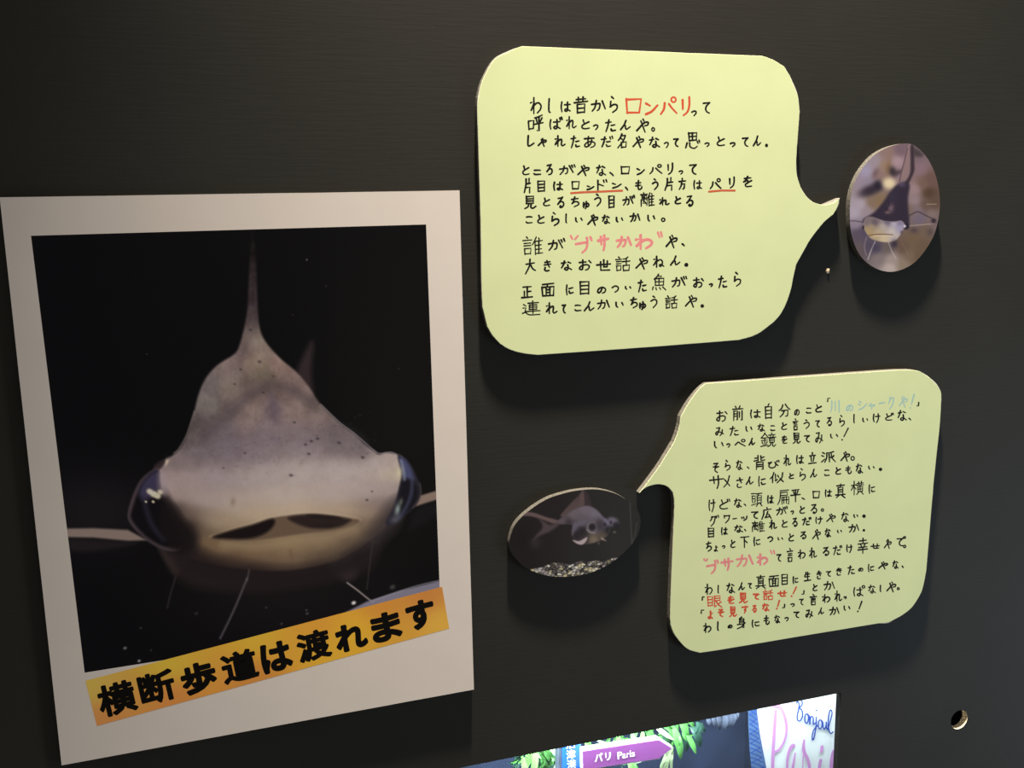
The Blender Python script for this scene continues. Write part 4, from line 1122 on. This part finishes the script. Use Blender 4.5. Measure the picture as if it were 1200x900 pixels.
# dried blob of glue on the wall
gp = at(970, 317.5)
gr = thing('glue_blob', gp, 'tiny tan blob of dried glue on the wall, under the tail of the larger bubble', 'glue')
bm = bmesh.new()
bmesh.ops.create_icosphere(bm, subdivisions=3, radius=0.0021)
rr = random.Random(4)
for v in bm.verts:
    n_ = 1 + 0.25 * math.sin(v.co.x * 2600 + 1) * math.cos(v.co.z * 2100)
    v.co = Vector((v.co.x * 0.85 * n_, v.co.y * 0.6, v.co.z * 1.1 * n_))
me = bpy.data.meshes.new('blob')
bm.to_mesh(me)
bm.free()
me.materials.append(M['glue'])
bo = bpy.data.objects.new('blob', me)
COL.objects.link(bo)
bo.parent = gr

# ------------------------------------------------------------------ things in the lit window
# signpost: blue post with white letters and a purple arrow board
def poly_at(pts, y):
    return np.array([(at(u, v, y)[0], at(u, v, y)[2]) for u, v in pts])


SY = 0.075
pa, pb = at(659, 885, SY), at(681, 885, SY)
sp = thing('signpost', ((pa[0] + pb[0]) / 2, SY, BZ0), 'blue signpost with white letters and a purple arrow board, in the lit window', 'signpost')
link('post', *box(pa[0], pb[0], SY, SY + 0.012, BZ0, at(670, 855, SY)[2]), M['sign_blue'], sp)
link('post_edge', *box(pa[0] - 0.0035, pa[0] - 0.0002, SY + 0.001, SY + 0.012, BZ0, at(670, 855, SY)[2]), M['frost'], sp)
tx = Ink()
for ch, cx_, cy_ in (('沼', 668.3, 872.0), ('津', 669.0, 884.0), ('港', 669.8, 895.8), ('深', 670.6, 908)):
    if ch == '深': continue
    print_char(tx, ch, (cx_, cy_), (.985, -.16), (.05, .998), 11, 11, 0.12)
tx.build('white_lettering', M['sign_white'], SY - 0.0006, sp)
arrow = [(681.5, 878), (771, 864.5), (787.3, 875), (771, 888.5), (682, 902)]
aq = poly_at(arrow, SY - 0.006)
ab = link('arrow_board', *prism(inset(aq, 0.0012), SY - 0.0085, SY - 0.001), M['sign_purple'], sp)
link('white_rim', *prism(aq, SY - 0.0078, SY - 0.0012), M['sign_white'], ab)
tx = Ink()
for ch, cx_, cy_, w_, h_ in (('パ', 701.6, 887.6, 9.5, 10), ('リ', 712.4, 886.4, 6.4, 9.4), ('P', 726.4, 885.2, 5.4, 8.4), ('a', 731.4, 885.8, 4.2, 5.4), ('r', 735.8, 885.0, 3.0, 5.2), ('i', 738.7, 883.2, 1.4, 7.4), ('s', 742.2, 884.0, 3.8, 5.2)):
    print_char(tx, ch, (cx_, cy_), (.988, -.15), (.04, .999), w_, h_, 0.3 if ch in 'パリ' else 0.12)
tx.build('white_lettering', M['sign_white'], SY - 0.0091, ab)

# banner with painted greeting
NY = 0.055
nb = [(877.6, 818), (1000, 800), (1000, 1050), (900, 1050), (885.6, 930), (879.6, 880)]
bt = at(940, 826, NY)
bz = BZ0
bn = thing('greeting_banner', (at(935, 880, NY)[0], NY, bz), 'white banner painted with pink and blue words and a blue tower, in the lit window', 'banner')
q = poly_at(nb, NY)
q[2][1] = q[3][1] = bz
q[1][0] = q[2][0] = 0.40
link('sheet', *prism(q, NY, NY + 0.0008), M['banner'], bn)
tw = Ink()
tw.add(([(876.7, 820), (886.2, 818), (887, 838), (889.5, 858), (893, 878), (897.3, 900), (902, 920), (884, 920), (880.6, 900), (878.6, 880), (877, 850)], [tuple(range(11))]))
tw.build('tower_drawing', M['tower'], NY - 0.0004, bn)['label'] = 'blue lattice tower painted on the banner'
tl = Ink()
rg2 = random.Random(8)
for k in range(15):
    yy = 826 + k * 5.6
    xl, xr = np.interp(yy, [820, 880, 905], [877.5, 879, 881.5]), np.interp(yy, [820, 838, 858, 878, 900, 920], [885.5, 886.5, 889, 892.5, 896.5, 901])
    tl.add(ribbon([(xl, yy), ((xl + xr) / 2, yy + 2.5), (xr, yy + 6)], 1.2))
    if k % 2: tl.add(ribbon([(xl + 1, yy + 6), (xr - 1, yy)], 0.9))
tl.add(ribbon([(886, 820), (887.3, 838), (889.8, 858), (893.3, 878), (897.6, 900), (902, 920)], 0.8))
tl.build('tower_lines', M['banner_blue'], NY - 0.0008, bn)
pk = Ink()
e8 = lambda pts: [(860 + a * .11667, 800 + b * .11667) for a, b in pts]
pk.add(ribbon(smooth_line(e8([(422, 285), (412, 400), (402, 560), (394, 700), (390, 860), (386, 980)]), 5), 3.6))
pk.add(ribbon(smooth_line(e8([(405, 228), (440, 228), (480, 265), (515, 345), (530, 460), (512, 570), (468, 655), (430, 690), (395, 700)]), 6), [5.2, 4.2, 3.0, 2.4, 2.8, 3.4]))
pk.add(ribbon(smooth_line(e8([(598, 632), (570, 655), (545, 730), (535, 830), (545, 930), (575, 960)]), 5), [4.8, 3.2, 2.4, 2.4]))
pk.add(ribbon(smooth_line(e8([(616, 708), (600, 800), (590, 880), (600, 960)]), 5), [1.6, 2.6, 3.4, 3.0]))
pk.add(ribbon(smooth_line(e8([(706, 578), (700, 640), (708, 700), (738, 760), (758, 830), (762, 960)]), 5), [2.4, 4.2, 3.6, 3.2]))
pk.add(ribbon(smooth_line(e8([(706, 690), (694, 780), (690, 960)]), 5), 1.2))
pk.add(ribbon(e8([(886, 645), (880, 690)]), 3.8))
pk.add(ribbon(smooth_line(e8([(872, 780), (860, 840), (850, 960)]), 5), 3.6))
pk.add(ribbon(smooth_line(e8([(1006, 690), (990, 740), (980, 830), (985, 960)]), 5), 4.2))
pk.build('pink_lettering', M['banner_pink'], NY - 0.0005, bn)['label'] = 'large pink painted city name'
bk = Ink()
for st in ([(628, 205), (640, 190), (655, 215), (650, 270), (636, 330), (642, 378), (668, 380), (690, 335), (684, 280), (658, 252), (684, 225), (684, 185), (660, 176)],
           [(738, 312), (718, 325), (712, 370), (724, 408), (744, 392), (750, 345), (736, 312), (760, 335)],
           [(762, 345), (764, 420), (766, 370), (782, 338), (798, 360), (798, 418), (818, 405)],
           [(828, 345), (826, 430), (812, 520), (796, 576), (786, 545), (800, 480), (842, 428)],
           [(866, 372), (850, 396), (850, 448), (868, 464), (886, 432), (882, 388), (866, 372), (888, 386)],
           [(894, 396), (896, 440), (908, 468), (926, 436), (928, 392), (930, 450), (942, 470)],
           [(942, 470), (964, 400), (986, 310), (972, 274), (956, 312), (946, 420), (958, 488), (976, 510), (996, 495)]):
    bk.add(ribbon(smooth_line(e8(st), 5), 1.5))
bk.add(dot((860 + 830 * .11667, 800 + 278 * .11667), 1.1))
bk.build('blue_lettering', M['banner_blue'], NY - 0.0006, bn)['label'] = 'blue painted greeting word'

# plants hanging in the window
def leaf(base, tip, w, y0, y1, curl=0.25):
    """a leaf blade from base to tip (photograph coordinates), w wide, with a midrib fold"""
    a, b = Vector(at(*base, y0)), Vector(at(*tip, y1))
    ax = (b - a)
    L = ax.length
    s = ax.cross(Vector((0, 1, 0.15))).normalized()
    n = s.cross(ax).normalized()
    if n.y > 0: n = -n
    ww = w * 0.00085 / 2
    V_, F_ = [], []
    N = 9
    for i in range(N + 1):
        t = i / N
        c = a + ax * t + n * (L * curl * math.sin(math.pi * t) * 0.5)
        h = ww * (2.05 * (t + 0.02) ** 0.6 * (1.0 - t) ** 0.85)
        V_ += [tuple(c - s * h + n * h * 0.35), tuple(c), tuple(c + s * h + n * h * 0.35)]
    for i in range(N):
        k = 3 * i
        F_ += [(k, k + 1, k + 4, k + 3), (k + 1, k + 2, k + 5, k + 4)]
    return V_, F_


def plant(name, label, cat, stem_px, y, sets, stem_mat, group=None):
    top = at(*stem_px[0], y)
    root = thing(name, (top[0], y, BZ1), label, cat, group)
    pts = [(top[0], y, BZ1 - 0.0005)] + [tuple(at(u, v, y)) for u, v in stem_px]
    link('stem', *tube(pts, 0.0022), stem_mat, root)
    for nm, mt, ls in sets:
        V_, F_ = [], []
        for lf in ls:
            v, f = leaf(*lf)
            b = len(V_)
            V_ += v
            F_ += [tuple(i + b for i in q) for q in f]
        link(nm, V_, F_, mt, root, smooth=True)
    return root


rgl = random.Random(21)


def spray(n, u0, u1, v0, v1, y, l0=7, l1=15):
    out = []
    for _ in range(n):
        u, v = rgl.uniform(u0, u1), rgl.uniform(v0, v1)
        a = rgl.uniform(-0.6, 3.7)
        L = rgl.uniform(l0, l1)
        dy = rgl.uniform(-0.012, 0.012)
        out.append(((u, v), (u + L * math.cos(a), v + L * abs(math.sin(a))), rgl.uniform(.32, .6) * L, y + dy, y + dy - rgl.uniform(0, .01), rgl.uniform(.05, .4)))
    return out


Y = 0.11
plant('hanging_plant', 'bright green leafy plant left of the blue signpost, in the lit window', 'plant', [(628, 862), (630, 885), (626, 915)], Y, [
    ('leaves', M['leaf_lime'], [((620, 872), (613, 905), 13, Y, Y - .01), ((626, 870), (622, 915), 12, Y - .005, Y - .015), ((622, 866), (606, 886), 10, Y, Y - .01), ((612, 886), (616, 920), 10, Y - .01, Y - .01)] + spray(10, 604, 656, 862, 896, Y)),
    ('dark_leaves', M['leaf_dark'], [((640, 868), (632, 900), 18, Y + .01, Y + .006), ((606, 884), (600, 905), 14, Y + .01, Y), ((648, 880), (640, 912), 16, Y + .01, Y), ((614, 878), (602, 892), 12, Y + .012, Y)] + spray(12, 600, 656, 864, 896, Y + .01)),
    ('mid_leaves', M['leaf'], [((636, 872), (650, 896), 12, Y, Y), ((634, 884), (640, 906), 10, Y - .004, Y), ((650, 886), (636, 900), 9, Y - .004, Y), ((628, 868), (640, 890), 10, Y + .003, Y)] + spray(12, 604, 656, 862, 896, Y)),
    ('pale_leaves', M['leaf_pale'], [((642, 870), (657, 886), 10, Y - .008, Y - .012), ((652, 894), (646, 908), 7, Y - .01, Y - .012), ((610, 876), (626, 880), 6, Y - .01, Y - .012), ((656, 872), (657, 900), 6, Y - .01, Y - .012)])], M['leaf'])
Y = 0.12
plant('hanging_plant', 'green leafy plant above and behind the purple arrow board, in the lit window', 'plant', [(742, 845), (740, 872), (738, 905)], Y, [
    ('leaves', M['leaf'], [((724, 856), (732, 878), 9, Y, Y), ((745, 850), (736, 872), 11, Y, Y - .01), ((756, 848), (766, 872), 12, Y, Y), ((764, 846), (752, 868), 10, Y, Y), ((738, 896), (730, 912), 12, Y, Y - .01), ((715, 864), (700, 876), 9, Y, Y), ((690, 866), (686, 882), 9, Y, Y)] + spray(18, 688, 778, 846, 872, Y) + spray(4, 728, 750, 888, 900, Y - .01)),
    ('lime_leaves', M['leaf_lime'], [((736, 890), (748, 908), 14, Y - .01, Y - .01), ((744, 892), (733, 910), 12, Y - .01, Y - .01), ((753, 856), (748, 874), 9, Y - .01, Y - .01), ((685, 868), (694, 876), 8, Y - .01, Y - .01), ((726, 862), (722, 874), 6, Y - .01, Y - .01)] + spray(9, 688, 778, 848, 872, Y)),
    ('pale_leaves', M['leaf_pale'], [((699, 867), (718, 870), 5.5, Y - .012, Y - .014), ((740, 857), (743, 875), 7, Y - .012, Y - .012), ((755, 889), (744, 894), 3, Y - .012, Y - .012)])], M['leaf'])
Y = 0.115
rp = plant('hanging_plant', 'green hanging plant with a white blade leaf and pale roots, right of the purple arrow', 'plant', [(796, 838), (792, 862), (782, 884), (779, 930)], Y, [
    ('leaves', M['leaf'], [((796, 840), (806, 866), 12, Y, Y - .005), ((804, 858), (816, 884), 9, Y - .004, Y - .01), ((788, 850), (798, 890), 14, Y, Y - .006), ((782, 846), (796, 872), 14, Y + .003, Y), ((806, 842), (814, 852), 7, Y, Y), ((774, 846), (790, 856), 9, Y, Y), ((792, 868), (797, 889), 8, Y - .006, Y - .008)] + spray(14, 774, 812, 838, 868, Y, 7, 14)),
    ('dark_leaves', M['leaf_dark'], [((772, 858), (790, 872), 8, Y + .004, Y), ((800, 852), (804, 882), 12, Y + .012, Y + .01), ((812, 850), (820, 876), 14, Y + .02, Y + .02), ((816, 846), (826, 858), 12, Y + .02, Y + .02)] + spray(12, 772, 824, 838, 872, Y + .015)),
    ('white_leaf', M['leaf_pale'], [((767, 850), (790.5, 867.5), 8, Y - .012, Y - .016, 0.05)])], M['leaf'])
V_, F_ = [], []
rgr = random.Random(2)
for k in range(16):
    u0 = 783 + rgr.uniform(-4, 6)
    pts = [tuple(at(u0 + rgr.uniform(-1, 1), 876, Y - .004 + rgr.uniform(-.004, .004)))]
    u1 = 780 + rgr.uniform(-7, 7)
    pts += [tuple(at((u0 + u1) / 2 + rgr.uniform(-2, 2), 888, Y - .008)), tuple(at(u1, 902, Y - .008)), tuple(at(u1 + rgr.uniform(-3, 3), 925, Y - .008))]
    v, f = tube([tuple(q) for q in smooth_line(pts, 4)], 0.0011, 5)
    b = len(V_)
    V_ += v
    F_ += [tuple(i + b for i in q) for q in f]
link('roots', V_, F_, M['root'], rp, smooth=True)
Y = 0.16
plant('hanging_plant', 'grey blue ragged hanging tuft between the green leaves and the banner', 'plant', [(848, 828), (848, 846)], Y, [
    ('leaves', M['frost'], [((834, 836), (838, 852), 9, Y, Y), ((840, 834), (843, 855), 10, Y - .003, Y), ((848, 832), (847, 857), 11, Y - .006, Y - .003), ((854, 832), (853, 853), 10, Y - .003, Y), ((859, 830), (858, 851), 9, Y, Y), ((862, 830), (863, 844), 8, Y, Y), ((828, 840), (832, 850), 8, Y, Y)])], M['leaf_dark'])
